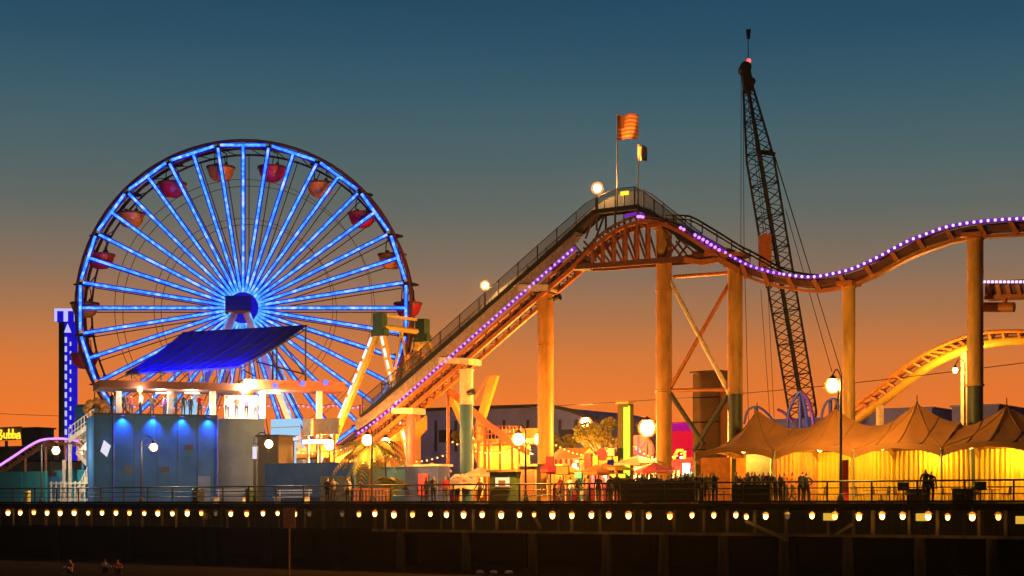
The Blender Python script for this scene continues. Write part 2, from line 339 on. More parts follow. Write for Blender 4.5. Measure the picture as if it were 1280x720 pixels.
for px,py,cx,lab in ((258,646,M['beam'],'dim brown square plate under the deck edge below the blue building'),(1036,646,M['e_yellowbox'],'lit yellow box under the deck edge left of the tall lamp post'),(1152,646.5,M['e_yellowbox'],'lit yellow box under the deck edge below the middle tent'),(1277,650,M['e_yellowbox'],'lit yellow box under the deck edge at the right border')):
    p=G(px,-.02,py); m=MB(); m.box(p,(.52,.24,.38),PA); m.box(p+Vector((0,0,.25)),(.7,.3,.05),PA,1); tag(m.build('wall_box',[cx,M['iron']],None,p),lab,'light box')

# railing along the pier edge
t=thing('pier_railing',G(640,.22),'long dark metal railing along the front edge of the pier deck','railing')
u0,u1=-6,86
for z,r in ((1.12,.05),(.78,.03),(.45,.03)):
    m=MB(); m.tube(PU(u0,.22,DZ+.14+z-.12),PU(u1,.22,DZ+.14+z-.12),r,r,6); m.build('rail',M['iron'],t)
i=0
while u0+i*2.45<u1:
    m=MB(); u=u0+i*2.45; m.box(PU(u,.22,DZ+.6),(.08,.08,1.08),PA); m.build('post',M['iron'],t); i+=1

# ---------------------------------------------------------------- street lamps
def street_lamp(px_post,px,py,v,label,power,r=.3,col=(1,.37,.05),cat='street lamp'):
    p=G(px_post,v); t=thing('street_lamp',p,label,cat,'lamp posts on the pier')
    g=G(px,v,py); base=p
    top=g.z+.75
    m=MB(); m.lathe([(.2,0),(.2,.25),(.13,.4),(.1,.5)],base,10); m.tube(base,(base.x,base.y,top-.25),.085,.06,8); m.build('pole',M['iron'],t,None,True)
    m=MB()
    b=Vector((base.x,base.y,top-.3)); q=[]
    if abs(px-px_post)>2:
        for i in range(9):
            f=i/8; q.append(Vector((b.x+(g.x-b.x)*f,b.y+(g.y-b.y)*f,b.z+math.sin(f*math.pi)*.35+(g.z+r+.12-b.z)*f)))
        m.path(q,.035,6)
        m.beam((base.x,base.y,g.z),((base.x+g.x)/2,(base.y+g.y)/2,g.z+.22),.04,.04)
    else: m.tube(b,(g.x,g.y,g.z-r),.06,.06)
    m.lathe([(.02,r+.16),(.08,r+.1),(r*.55,r*.86),(r*.62,r*.8)],g,12); m.build('arm',M['iron'],t)
    m=MB(); m.ball(g,r,14); gl=m.build('globe',M['frost'],t,None,True)  # globe oversized so its disc stands in for the lamp's glare
    m=MB(); m.ball(g,r*.72,12,0,(1,1,1.1)); m.build('bulb',M['e_lamp'],gl,Vector(t['_w']),True).location=(0,0,0)
    lamp_light('lamp_glow',g,power*((1.6 if px<110 else .75) if px<345 else 4.6),(1,.84,.66) if px<345 else col,r*.5,t)
    return t
street_lamp(177,192,559,1.3,'black lamp post with lit globe in front of the blue building',900,.34)
street_lamp(318,336,555,1.3,'black lamp post with lit globe by the building right corner',600,.34)
street_lamp(52,70,563,2.0,'black lamp post with lit globe in front of the teal wall',700,.36)
street_lamp(101,101,567,10.0,'lit globe lamp under the staircase beside the blue building',500,.27)
street_lamp(412,412,556,14.0,'lit globe lamp above the low blue wall',1500,.5)
street_lamp(465,459,550,2.2,'lamp post with lit globe beside the palm, left of its pair',750,.43)
street_lamp(482,482,553,8.0,'lit globe lamp right of the palm, behind the front lamp post',750,.41)
street_lamp(657,648,549,2.2,'slim lamp post with lit globe just left of the yellow column',1500,.44)
street_lamp(675,675,549,16.0,'lit globe lamp touching the edge of the thick yellow column',1500,.52)
street_lamp(715,715,569,20.0,'low lit globe lamp over the game stalls right of the yellow column',1500,.52)
street_lamp(732,732,529,24.0,'lit globe lamp standing above the tree',1800,.52)
street_lamp(809,809,535,15.0,'brightest lit globe lamp, between green neon pylon and braced column',3000,.64)
street_lamp(1051,1041,482,1.3,'tall dark lamp post with yellow light in front of the tents',900,.44,(1,.5,.07))
street_lamp(1206,1194,463,26.0,'small lamp on a pale post beside the right hand column',400,.22)

# ---------------------------------------------------------------- blue building with terrace
BP0=ray(117.5,HZ,119); BP1=ray(331,HZ,123.5); bx=(BP1-BP0); BL=bx.length; bx.normalize(); by=Vector((-bx.y,bx.x,0))
BA=Matrix((bx,by,Vector((0,0,1)))).transposed()
BT=CZ+112.5*119/F
def BU(a,b,z): p=BP0+bx*a+by*b; return Vector((p.x,p.y,z))
def bpx(px,b=0):
    o=BP0+by*b; rx=(px-640)/F; return (o.y*rx-o.x)/(bx.x-bx.y*rx)
t=thing('terrace_building',BU(BL/2,3,DZ),'dark blue two storey building with an open roof terrace and sloping blue canopy','building')
c0=bpx(271)
m=MB(); m.box(BU(c0/2,3,(DZ+BT)/2),(c0,6,BT-DZ),BA); m.build('wall',M['navy'],t)
m=MB(); m.box(BU((c0+BL)/2+.06,3.2,(DZ+BT)/2-.06),(BL-c0-.1,6,BT-DZ-.14),BA); m.build('wall',M['slate'],t)
m=MB(); m.box(BU(c0/2,-.04,BT+.05),(c0+.1,.18,.16),BA); m.build('parapet',M['steel_dark'],t)
m=MB(); m.tube(BU(c0+.02,-.05,DZ),BU(c0+.02,-.05,BT),.08); m.tube(BU(bpx(142),-.07,DZ),BU(bpx(142),-.07,BT),.05); m.build('drainpipe',M['blue_tube'],t)
# panel joints on the wall
m=MB()
for px in (168,196,222,247): m.box(BU(bpx(px),-.012,(DZ+BT)/2),(.035,.02,BT-DZ-.3),BA)
m.build('wall_joint',M['steel_dark'],t)
for px in (153,191,227,260):
    a=bpx(px); m=MB(); m.box(BU(a,-.32,BT+.02),(.34,.2,.14),BA); m.beam(BU(a,-.24,BT),BU(a,.05,BT),.06,.06); f=m.build('wall_lamp',M['iron'],t)
    m=MB(); m.box(BU(a,-.32,BT-.06),(.28,.15,.02),BA); m.build('lens',M['e_bluespot'],f)
    L=lamp_light('wall_wash',BU(a,-.34,BT-.1),1000,(.03,.2,1),.05,t,'SPOT'); L.data.spot_size=R(95); L.data.spot_blend=1
    L.rotation_euler=(R(22),0,math.atan2(bx.y,bx.x))
m=MB(); a=bpx(131.5); m.prism([BU(a-.1,-.1,CZ+(HZ-550)*119/F),BU(a+.4,-.1,CZ+(HZ-557)*119/F),BU(a+.12,-.1,CZ+(HZ-571)*119/F),BU(a-.36,-.1,CZ+(HZ-564)*119/F)],by*.08); m.build('sign_panel',M['e_whitepanel'],t)
m=MB()
for q in (bpx(248),bpx(318)):
    m.box(BU(q,-.04,DZ+.65),(.9,.06,.9),BA)
m.build('vent_box',M['steel_dark'],t)
m=MB(); q=bpx(255); m.box(BU(q,-.03,DZ+1.05),(.95,.07,2.1),BA); dr_=m.build('door',M['slate'],t); m=MB(); m.ball(BU(q+.35,-.09,DZ+1.05),.05,8); m.build('handle',M['plastic'],dr_)
for px,zz in ((160,2.6),(206,2.6),(236,4.3)):
    m=MB(); q=bpx(px); m.box(BU(q,-.03,DZ+zz),(.6,.06,.4),BA)
    for k_ in range(4): m.box(BU(q,-.075,DZ+zz-.14+k_*.09),(.54,.03,.04),BA)
    m.build('vent',M['steel_dark'],t)
# terrace floor slab roof, columns, lights
def bz(py,px): return CZ+(HZ-py)*(G(px,8).y if False else BU(bpx(px,2.0),2.0,0).y)/F
RZ=bz(482,300)
m=MB(); m.box(BU((bpx(122,2)+bpx(300,2))/2,3,bz(483,200)),(bpx(300,2)-bpx(122,2),5,.55),BA); m.build('roof_slab',M['rust_steel'],t)  # left slab half coloured dark where less light falls
m=MB(); m.box(BU((bpx(300,2)+bpx(425,2))/2+.05,2.4,bz(483,360)),(bpx(425,2)-bpx(300,2),3.6,.75),BA); m.build('roof_slab',M['slab_lit'],t)  # right slab half, warm lamp light put into its colour
for px in (148,213,266,328,399):
    m=MB(); q=bpx(px,1.2); m.box(BU(q,1.2,(DZ+bz(490,px))/2 if px>335 else (BT+bz(490,px))/2),(.42,.42,bz(490,px)-(DZ if px>335 else BT)),BA); m.build('column',M['white'],t)
m=MB()
for px in (204,240,330,343): m.box(BU(bpx(px,.9),.9,bz(492.5,px)),(1.1 if px<300 else .9,.12,.1),BA)
m.build('ceiling_tube',M['e_warm'],t)
for px,py in ((175,489),(307,487)):
    q=BU(bpx(px,.4),.4,bz(py,px)); r=.28 if px<200 else .62  # radius enlarged to imitate lamp bloom
    m=MB(); m.ball(q,r,12); g=m.build('lamp_globe',M['frost'],t,None,True); m=MB(); m.ball(q,r*.6,10); m.build('bulb',M['e_lamp'],g,Vector(g['_w']))
    lamp_light('terrace_glow',q,400 if px<200 else 3800,(1,.74,.5),.2,t)
for px in (200,240,345): lamp_light('terrace_glow',BU(bpx(px,2),2,bz(496,px)),520,(1,.8,.66),.2,t)
m=MB()
for px,py in ((344,484),(378,481),(407,480)): m.ball(BU(bpx(px,.4),.4,bz(py,px)),.22,10)
m.build('blue_lamp',M['e_bluespot'],t)
m=MB(); m.box(BU(bpx(302,4),4.2,(BT+bz(490,300))/2),(bpx(322,4)-bpx(280,4),.2,bz(492,300)-BT-.1),BA); m.build('back_wall',M['cream'],t)
m=MB(); m.box(BU(bpx(236,4),4.0,(BT+bz(500,300))/2),(1.2,.3,1.5),BA); m.build('screen',M['cyan_board'],t)
# blue sloping canopy on struts
ca=[BU(bpx(157,.3),.3,bz(468,157)),BU(bpx(299,.3),.3,bz(459.5,299))]
cb=[ray(384,406,126.5),ray(230,415,126.5)]
pl=ca+cb; nrm=((pl[1]-pl[0]).cross(pl[3]-pl[0])).normalized()
m=MB(); nb=10
vs=[];fs=[]
for j in range(nb+1):
    a=pl[0].lerp(pl[1],j/nb); b=pl[3].lerp(pl[2],j/nb)
    for i in range(9):
        f=i/8; vs.append(a.lerp(b,f)-Vector((0,0,.22*math.sin(math.pi*f)*(1+.25*(j%2)))))
for j in range(nb):
    for i in range(8): fs.append((j*9+i,(j+1)*9+i,(j+1)*9+i+1,j*9+i+1))
m.add(vs,fs); m.add([v_-Vector((0,0,.06)) for v_ in vs],[tuple(reversed(f)) for f in fs])
m.build('canopy',M['blue_or_lit_cloth'],t,None,True)
m=MB()
for j in range(nb+1): m.beam(pl[0].lerp(pl[1],j/nb)-Vector((0,0,.3)),pl[3].lerp(pl[2],j/nb)-Vector((0,0,.3)),.07,.1)
m.beam(pl[0]-Vector((0,0,.12)),pl[1]-Vector((0,0,.12)),.1,.14); m.beam(pl[3]-Vector((0,0,.12)),pl[2]-Vector((0,0,.12)),.1,.14)
m.build('canopy_frame',M['steel_dark'],t)
m=MB()
for j in range(nb+1): m.path([vs[j*9+i]+Vector((0,0,.01)) for i in range(9)],.035,5)
m.build('seam',M['steel_dark'],t)
zs=bz(478,250)
for i in range(8):
    a=pl[0].lerp(pl[1],(i+.4)/8); m=MB(); m.tube((a.x,a.y+.3,zs),a-Vector((0,0,.1)),.07); m.build('canopy_strut',M['steel_dark'],t)
for px,py0 in ((341,440),(346,430),(382,408)):
    m=MB(); a=ray(px,py0,125.5); m.tube((a.x,a.y,zs),a,.07); m.build('canopy_strut',M['steel_dark'],t)
m=MB(); m.tube(ray(350,425,125.6),ray(382,470,125.6),.06); m.tube(ray(320,452,125.6),ray(382,468,125.6),.06); m.tube(ray(318,470,125.6),ray(300,460,123.6),.06); m.build('canopy_brace',M['steel_dark'],t)
for i,px in enumerate((170,200,226,252,278)):   # unseen blue spots added to wash the canopy from below and in front
    q_=BU(bpx(px+12,-.6),-1.0,zs+.25); L=lamp_light('canopy_wash',q_,3200,(.01,.03,1),.1,t,'SPOT'); L.data.spot_size=R(80); L.data.spot_blend=1
    tg_=BU(bpx(px+22,4),4.0,zs+3.6); L.rotation_euler=(tg_-q_).to_track_quat('-Z','Y').to_euler()

# ---------------------------------------------------------------- ferris wheel
WY=134.0; HC=ray(304,385,WY); WR=210*WY/F
t=thing('ferris_wheel',(HC.x,WY+1.5,DZ),'big ferris wheel with glowing blue spokes and hanging tub gondolas','ferris wheel')
def circ(r,y,n_,off=0): return [Vector((HC.x+r*math.sin(2*math.pi*i/n_+off),y,HC.z+r*math.cos(2*math.pi*i/n_+off))) for i in range(n_)]
m=MB(); m.path(circ(WR,WY+.15,80),.13,6,0,None,True); m.path(circ(WR-.55,WY+.3,80),.06,5,0,None,True)
for p,q in zip(circ(WR,WY+.15,40),circ(WR-.55,WY+.3,40,.0785)): m.tube(p,q,.045,.045,4)
m.build('rim',M['rim'],t)
m=MB(); m.path(circ(WR,WY+3,80),.14,6,0,None,True); m.path(circ(WR-.6,WY+3,80),.09,6,0,None,True)
for p,q in zip(circ(WR,WY+3,40),circ(WR-.6,WY+3,40,.0785)): m.tube(p,q,.05,.05,4)
m.build('back_rim',M['rim'],t)
for rr,nm in ((161/210*WR,'outer'),(112/210*WR,'inner')):
    m=MB(); m.path(circ(rr,WY+.1,80),.03,4,0,None,True); m.path(circ(rr,WY+2.9,80),.03,4,0,None,True); m.build('bracing_ring',M['rim'],t)
sp0=None
for i in range(40):
    if sp0 is None:
        m=MB(); r0=1.3; r1=WR*.963
        m.box((0,.16,(r0+r1)/2),(.2,.3,r1-r0)); m.box((0,0,(r0+r1)/2),(.4,.08,r1-r0),None,1); m.build('spoke',[M['spoke'],M['e_flank']],t,Vector(t['_w'])).location=HC-Vector(t['_w'])  # wide blue strip glows as the diodes' halo on the steel
        sp0=[c for c in t.children if c.name.startswith('spoke')][0]
        # mesh was built about the origin already
        for v_ in sp0.data.vertices: v_.co+=Vector(t['_w'])
        m=MB(); m.tube((0,-.07,r0),(0,-.07,r1),.105,.105,8); lt=m.build('light_tube',M['e_core'],None); lt.parent=sp0; lt.location=(0,0,0)
        o=sp0
    else:
        o=sp0.copy(); C.objects.link(o); l2=lt.copy(); C.objects.link(l2); l2.parent=o
    o.rotation_euler=(0,R(9*i),0)
m=MB()
for a,b in zip(circ(1.2,WY+3,40),circ(WR-.6,WY+3,40)): m.tube(a,b,.045,.045,5)
m.build('back_spoke',M['rim'],t)['kind']='stuff'
rs0=None
for i in range(20):
    if rs0 is None:
        m=MB(); a=R(-9); b=R(9); rr=206/210*WR
        p=Vector((rr*math.sin(a),0,rr*math.cos(a))); q=Vector((rr*math.sin(b),0,rr*math.cos(b))); p,q=p.lerp(q,.06),p.lerp(q,.94)
        m.beam(p,q,.08,.4,(0,1,0)); rs0=m.build('rim_light',M['e_flank'],t,(0,0,0)); rs0.location=HC-Vector(t['_w'])  # emissive strip imitates deep blue glow around the rim tube
        m=MB(); m.tube(p+Vector((0,-.07,0)),q+Vector((0,-.07,0)),.115,.115,8); lt2=m.build('light_tube',M['e_core'],None); lt2.parent=rs0; o=rs0
    else:
        o=rs0.copy(); C.objects.link(o); l2=lt2.copy(); C.objects.link(l2); l2.parent=o
    o.rotation_euler=(0,R(18*i),0)
# hub
m=MB(); m.path([HC+Vector((0,-.2,0)),HC+Vector((0,.1,0))],1.32,28); m.path([HC+Vector((0,-.95,0)),HC+Vector((0,4.8,0))],.5,14); m.build('hub',M['e_towerdim'],t)  # hub emits blue to imitate the light falling on it
m=MB(); m.box(HC+Vector((-.2,-1.25,.1)),(2.1,.5,1.5),None,0); m.box(HC+Vector((-.2,-1.52,-.52)),(2.0,.06,.22),None,1); m.build('drive_box',[M['e_hub'],M['rust']],t)  # box front made emissive for its blue-lit look
for yy,sx in ((WY-1.4,-1),(WY-1.4,1),(WY+4.6,-1),(WY+4.6,1)):
    m=MB(); a=HC+Vector((sx*.5,yy-WY,-.6)); b=Vector((HC.x+sx*7.1,yy+(-1.2 if yy<WY else 1.2),DZ)); m.beam(a,b,.5,.5,(0,1,0)); lg=m.build('leg',M['cream'],t)
    m=MB(); m.beam(a+Vector((sx*.32,-.27,0)),b+Vector((sx*.32,-.27,0)),.06,.14,(0,1,0)); m.build('light_tube',M['e_core'],lg)
m=MB()
for yy in (WY-2.0,WY+5.2): m.beam((HC.x-5,yy,9),(HC.x+5,yy,9),.35,.35)
m.build('cross_tie',M['cream'],t)
gm=MB(); gm.path([(-.55,0,-1.5),(-.5,0,-.5),(0,0,.05),(.5,0,-.5),(.55,0,-1.5)],.05,6); gm.tube((0,-1.5,0),(0,1.5,0),.07)
hm=gm
bk=MB(); bk.lathe([(.02,-2.85),(.55,-2.78),(.9,-2.5),(1.1,-2.0),(1.18,-1.68),(1.2,-1.6),(1.1,-1.6),(1.0,-2.0),(.7,-2.4),(.02,-2.5)],(0,0,0),20)
cp=MB(); cp.lathe([(.02,.3),(.3,.22),(.95,.02),(.97,-.03),(.3,.14),(.02,.2)],(0,0,0),16)
tm=MB(); tm.lathe([(1.21,-1.72),(1.24,-1.7),(1.24,-1.55),(1.2,-1.54)],(0,0,0),20); tm.ball((.45,.1,-1.3),.17,8); tm.ball((-.4,.2,-1.32),.17,8); tm.box((.45,.1,-1.6),(.4,.3,.5)); tm.box((-.4,.2,-1.6),(.42,.3,.5))
base={}
for key,mm_ in (('orange',M['orange']),('red',M['red'])):
    b=[x.build(nm,q,None) for x,nm,q in ((hm,'gondola',M['steel_dark']),(bk,'tub',mm_),(cp,'sunshade',M['steel_dark']),(tm,'rim_band',M['rust_steel']))]
    for x in b[1:]: x.parent=b[0]
    for p in b[1].data.polygons: p.use_smooth=True
    base[key]=(b[0],[0])
for k in range(20):
    key='orange' if k%2 else 'red'
    o,cn=base[key]
    if cn[0]: o=clone(o)
    cn[0]+=1
    a=R(9+18*k); o.parent=t
    o.location=Vector((HC.x+WR*.985*math.sin(a),WY+1.6,HC.z+WR*.985*math.cos(a)))-Vector(t['_w'])
    o['label']=('orange' if key=='orange' else 'red')+' tub gondola'

# drop tower
TY=150.0; p=ray(84.5,HZ,TY); s_=F/TY
t=thing('drop_tower',(p.x,p.y,DZ),'tall narrow tower with blue lights and a white neon crown','tower')
def tp(px,py,dy=0): return ray(px,py,TY)+Vector((0,dy,0))
zt=tp(84,392).z
m=MB(); m.box((tp(77.5,0).x,TY+.6,(DZ+zt)/2),(8/s_,1.3,zt-DZ)); m.build('shaft',M['hubdark'],t)
m=MB(); m.box((tp(87,0).x,TY+.55,(DZ+zt)/2),(11.5/s_,1.3,zt-DZ-.02)); m.build('light_shaft',M['e_towerdim'],t)
m=MB()
py=425
while py<600:
    m.box(tp(82.8,py,-.15),(2.6/s_,.08,7/s_)); m.box(tp(88.6,py+5,-.15),(1.6/s_,.08,5/s_)); py+=11.5
m.build('light_dash',M['e_towerhi'],t)
m=MB(); m.box((tp(84,0).x,TY+.5,tp(0,394.5).z),(25/s_,1.8,16/s_)); m.build('crown',M['e_towerdim'],t)
m=MB(); m.box(tp(83,388,-.5),(26/s_,.12,3/s_))
for px,wd in ((71.5,3),(84,5),(96,3)): m.box(tp(px,395.5,-.5),(wd/s_,.12,14/s_))
m.prism([tp(81,416,-.3),tp(90,416,-.3),tp(85.5,405,-.3)],(0,.1,0)); m.build('neon_outline',M['e_towerhi'],t)

# ---------------------------------------------------------------- left: small coaster, sign, stairs, walls
def catmull(pts,n_=8):
    out=[]; P=[Vector(p) for p in pts]
    for i in range(len(P)-1):
        p0=P[max(i-1,0)];p1=P[i];p2=P[i+1];p3=P[min(i+2,len(P)-1)]
        for k in range(n_):
            t_=k/n_; out.append(.5*((2*p1)+(p2-p0)*t_+(2*p0-5*p1+4*p2-p3)*t_*t_+(3*p1-p0-3*p2+p3)*t_**3))
    out.append(P[-1]); return out
def pxcurve(l_,n_=8): return [(p.x,p.y) for p in catmull([(a,b,0) for a,b in l_],n_)]
KC=pxcurve([(-14,592),(0,583),(20,570),(38,558),(52,551),(66,549),(82,549),(100,552)],6)
t=thing('small_coaster',G(30,12),'small coaster track with a violet light tube behind the teal wall','roller coaster')
pts=[G(a,12,b) for a,b in KC]
m=MB(); m.path(pts,.1,6); m.path([p+N*.9 for p in pts],.1,6); m.path([p+N*.45-Vector((0,0,.4)) for p in pts],.14,6)
for p in pts[::3]: m.beam(p,p+N*.9,.06,.06); m.beam(p,p+N*.45-Vector((0,0,.4)),.06,.06)
m.build('track',M['orange_steel'],t)
m=MB(); m.path([p-N*.14+Vector((0,0,.03)) for p in pts],.1,6); m.build('light_tube',M['e_purple'],t)
for q in (4,14,24,34):
    p=pts[q]+N*.45; m=MB(); m.tube((p.x,p.y,DZ),(p.x,p.y,p.z-.4),.12); m.build('support',M['orange_steel'],t)
# dark ride roofs and scenery behind
def gbox(px0,px1,pt,v,dep,mats,name,label,cat,pb=None,roof=None,group=None):
    """a pier aligned box building with roof overhang, plinth and door recess"""
    a=G(px0,v); b=G(px1,v); L=(b-a).length; z1=G((px0+px1)/2,v,pt).z; z0=DZ if pb is None else G((px0+px1)/2,v,pb).z
    c=(a+b)/2+N*dep/2; c.z=0
    t=thing(name,Vector((c.x,c.y,z0)),label,cat,group)
    m=MB(); m.box((c.x,c.y,(z0+z1)/2),(L,dep,z1-z0),PA); m.build('wall',mats[0],t)
    m=MB(); m.box((c.x,c.y,z1+.07),(L+.3,dep+.3,.14),PA); m.build('roof',mats[1],t)
    return t,a,b,z0,z1
gbox(-20,64,578,16,5,(M['brown'],M['bulkblack']),'ride_shed','low dark shed behind the small violet coaster','shed')
gbox(-30,30,560,20,5,(M['rust_steel'],M['rust']),'ride_station','rust coloured ride station under the amber neon sign','station')
t,a,b,z0,z1=gbox(27,46,536,19,2,(M['bulkblack'],M['bulkblack']),'dark_kiosk','black box kiosk right of the amber neon sign','kiosk')
t=thing('neon_sign',G(12,18.5,552),'amber neon lettering on a dark board at the left border','sign')
a=G(-8,18.7,534); b=G(27,18.7,551); m=MB(); c=(a+b)/2; c.z=G(10,18.7,542).z; m.box(c,((G(27,18.7)-G(-8,18.7)).length,.15,1.25),PA); m.build('board',M['brown'],t)
m=MB()
for pts in ([(-4,548),(-3,537),(2,538),(1,542),(-3,543),(3,545),(1,549),(-4,548)],[(5,541),(5,547),(8,548),(9,541)],[(11,536),(11,548),(14,547),(14,542),(11,542)],[(16,536),(16,548),(19,547),(19,542),(16,542)],[(21,543),(24,541),(25,548),(21,548),(21,545),(25,545)]):
    m.path([G(x,18.45,y) for x,y in pts],.085,6)
m.build('lettering',M['e_sign'],t)
m=MB(); m.tube(G(8,19.2),G(8,19.2,551),.15); m.build('mast',M['iron'],t)
# teal wall
def wall(px0,px1,pt,v,mt,label,th=.2,name='low_wall',cap=None,cat='wall'):
    a=G(px0,v); b=G(px1,v); z1=G((px0+px1)/2,v,pt).z; c=(a+b)/2
    m=MB(); m.box((c.x,c.y,(DZ+z1)/2),((b-a).length,th,z1-DZ),PA); m.box((c.x,c.y,z1+.04),((b-a).length+.06,th+.1,.08),PA,1)
    L=(b-a).length; k=max(2,int(L/2.4))
    for i in range(k+1):
        q=a.lerp(b,i/k); m.box((q.x-N.x*th/2,q.y-N.y*th/2,(DZ+z1)/2),(.09,.06,z1-DZ-.03),PA,1)
    return tag(m.build(name,[mt,cap or mt],None,(c.x,c.y,DZ)),label,cat)
wall(-30,58,591,5,M['teal_wall'],'teal panel wall along the left end of the deck')
wall(58,76,597,5.4,M['col_teal'],'dull green wall panel between teal wall and white stair')
t,a,b,z0,z1=gbox(71,106,590,7.5,2,(M['turq'],M['turq']),'turquoise_kiosk','bright turquoise kiosk behind the staircase','kiosk')
m=MB(); q=G(35,1.2); m.lathe([(.0,0),(.22,0),(.2,.75),(.24,.78),(.24,.86),(.1,.98),(0,.98)],q,12); m.box(q+Vector((0,0,.95)),(.3,.3,.08),PA,1)
tag(m.build('yellow_bin',[M['yellow'],M['orange']],None,q,True),'small yellow bin on the deck by the teal wall','bin')
# switchback stair
t=thing('staircase',G(100,6),'white lit switchback staircase against the left end of the blue building','staircase')
def flight(p,q,v0,v1):
    m=MB(); a=[G(p[0],v0,p[1]),G(q[0],v0,q[1])]; dv=N*(v1-v0)
    for off in (Vector((0,0,0)),dv): m.beam(a[0]+off,a[1]+off,.12,.36)
    k=12
    for i in range(k): m.box(a[0].lerp(a[1],(i+.5)/k)+dv/2+Vector((0,0,.1)),(.36,v1-v0,.06),PA)
    f=m.build('flight',M['cream'],t)
    m=MB()
    for off in (Vector((0,0,0)),dv):
        for h in (.5,1.05): m.tube(a[0]+off+Vector((0,0,h)),a[1]+off+Vector((0,0,h)),.035)
        for i in range(9): b_=a[0].lerp(a[1],i/8)+off; m.tube(b_,b_+Vector((0,0,1.05)),.03)
    m.build('handrail',M['cream'],f)
flight((117,528),(86,551),6.0,7.4); flight((116,588),(96,627),5.4,6.6); flight((96,565),(116,588),6.8,7.9)
m=MB(); m.prism([G(117,5.8,542),G(117,5.8,563),G(98,5.8,563)],N*.1); m.build('side_panel',M['white'],t)
for px,pt in ((87.5,555),(116,545),(80,575)):
    m=MB(); a=G(px,5.9); m.box((a.x,a.y,(DZ+G(px,5.9,pt).z)/2),(.2,.2,G(px,5.9,pt).z-DZ),PA); m.build('post',M['cream'],t)
m=MB()
for i in range(9): a=G(64+i*6,5.2); m.box((a.x,a.y,DZ+.9),(.12,.06,1.7),PA)
for h in (.3,1.6): m.beam(G(62,5.2)+Vector((0,0,h)),G(116,5.2)+Vector((0,0,h)),.05,.1)
tag(m.build('picket_fence',M['cream'],None,G(90,5.2)),'cream picket fence at the foot of the staircase','fence')
m=MB(); a=G(100,13,0); 
t=thing('flower_sculpture',G(108,12),'orange flower shaped ride ornament peeping over the staircase top','ornament')
a=G(121,12.5,511); m=MB()
for i in range(8): m.ball(a+Vector((.8*math.cos(i*.785),0,.55*math.sin(i*.785))),.42,8)
m.ball(a+Vector((0,-.2,0)),.4,8,1); m.build('petal',[M['orange'],M['brown']],t,None,True)
m=MB(); m.box(G(103,12.6,525),(1.0,.8,2.6),PA); m.tube(G(121,12.5),a,.15); m.tube(G(103,12.6),G(103,12.6,540),.2); m.build('stand',M['col_teal'],t)

# ---------------------------------------------------------------- between building and palm
wall(333,444,580,8,M['blue_low'],'long low blue wall right of the terrace building',.25)
wall(444,508,585,9,M['navy'],'darker low wall behind the palm',.25)
p=G(419,7.7); m=MB(); m.box((p.x,p.y,DZ+1.0),((G(438,7.7)-G(401,7.7)).length,.08,1.9),PA); tag(m.build('mural_board',M['mural'],None,p),'faded painted board on the low blue wall behind the couple','board')
p=G(357,12,534); m=MB(); m.box(p,(2.9,.15,1.25),PA); m.box(p-N*.1,(3.0,.04,.08),PA,1); m.tube(G(345,12.2),G(345,12.2,528),.09); m.tube(G(369,12.2),G(369,12.2,528),.09)
tag(m.build('billboard',[M['cyan_board'],M['white']],None,G(357,12)),'pale blue board on posts beside the terrace columns','board')  # board emits by itself, standing in for light thrown on it
p=G(409,12.5,533); m=MB(); m.box(p,(2.3,.15,1.2),PA); m.tube(G(400,12.7),G(400,12.7,530),.09); m.tube(G(418,12.7),G(418,12.7,530),.09)
tag(m.build('billboard',[M['beige'],M['white']],None,G(409,12.5)),'beige board on posts right of the pale blue board','board')
p=G(385,12.2,534); m=MB(); m.box(p,(.8,.3,1.3),PA); m.tube(G(385,12.2),p,.1); tag(m.build('sign_panel',M['white'],None,G(385,12.2)),'narrow white sign between the pale blue and beige boards','sign')
t,a,b,z0,z1=gbox(322,348,546,9.5,1.6,(M['brown'],M['steel_dark']),'utility_box','dark brown cabin behind the lamp at the building right corner','cabin')
def ride_canopy(px0,px1,pe,pp,v,dep,mt,name,label,group=None,legs=True):
    """four posts under a hipped fabric roof"""
    a=G(px0,v); b=G(px1,v); L=(b-a).length; ze=G((px0+px1)/2,v,pe).z; c=(a+b)/2+N*dep/2; zp=CZ+(HZ-pp)*c.y/F
    t=thing(name,Vector((c.x,c.y,DZ)),label,'canopy',group)
    m=MB(); q=[a,b,b+N*dep,a+N*dep]; vs=[]
    k=8; rows=[]
    for r in range(k+1):
        f=r/k; h=ze+(zp-ze)*f**1.7
        ring=[]
        for e in range(4):
            for s in range(6):
                e0=q[e].lerp(q[(e+1)%4],s/6); pt=Vector((e0.x+(c.x-e0.x)*f*.985,e0.y+(c.y-e0.y)*f*.985,h-.12*math.sin(math.pi*s/6)*(1-f))); ring.append(pt)
        rows.append(ring)
    vs=[p for r in rows for p in r]; n_=24
    fs=[(r*n_+i,r*n_+(i+1)%n_,(r+1)*n_+(i+1)%n_,(r+1)*n_+i) for r in range(k) for i in range(n_)]
    low=[p-Vector((0,0,.3)) for p in rows[0]]
    kk=len(vs); vs+=low; fs+=[(kk+i,kk+(i+1)%n_,(i+1)%n_,i) for i in range(n_)]
    m.add(vs,fs); m.build('fabric_roof',mt,t)
    for e in q:
        m=MB(); m.tube((e.x,e.y,DZ),(e.x,e.y,ze),.07); m.build('post',M['cream'],t)
    return t
ride_canopy(352,398,566,548,14,5,M['orange'],'ride_canopy','orange fabric roof behind the low blue wall, left of the globe lamp')
ride_canopy(412,446,572,556,15,4,M['rust'],'ride_canopy','rust fabric roof behind the low blue wall, right of the globe lamp')
gbox(350,440,560,22,4,(M['beige'],M['orange']),'arcade_hall','long pale arcade hall under the ferris wheel base','hall')
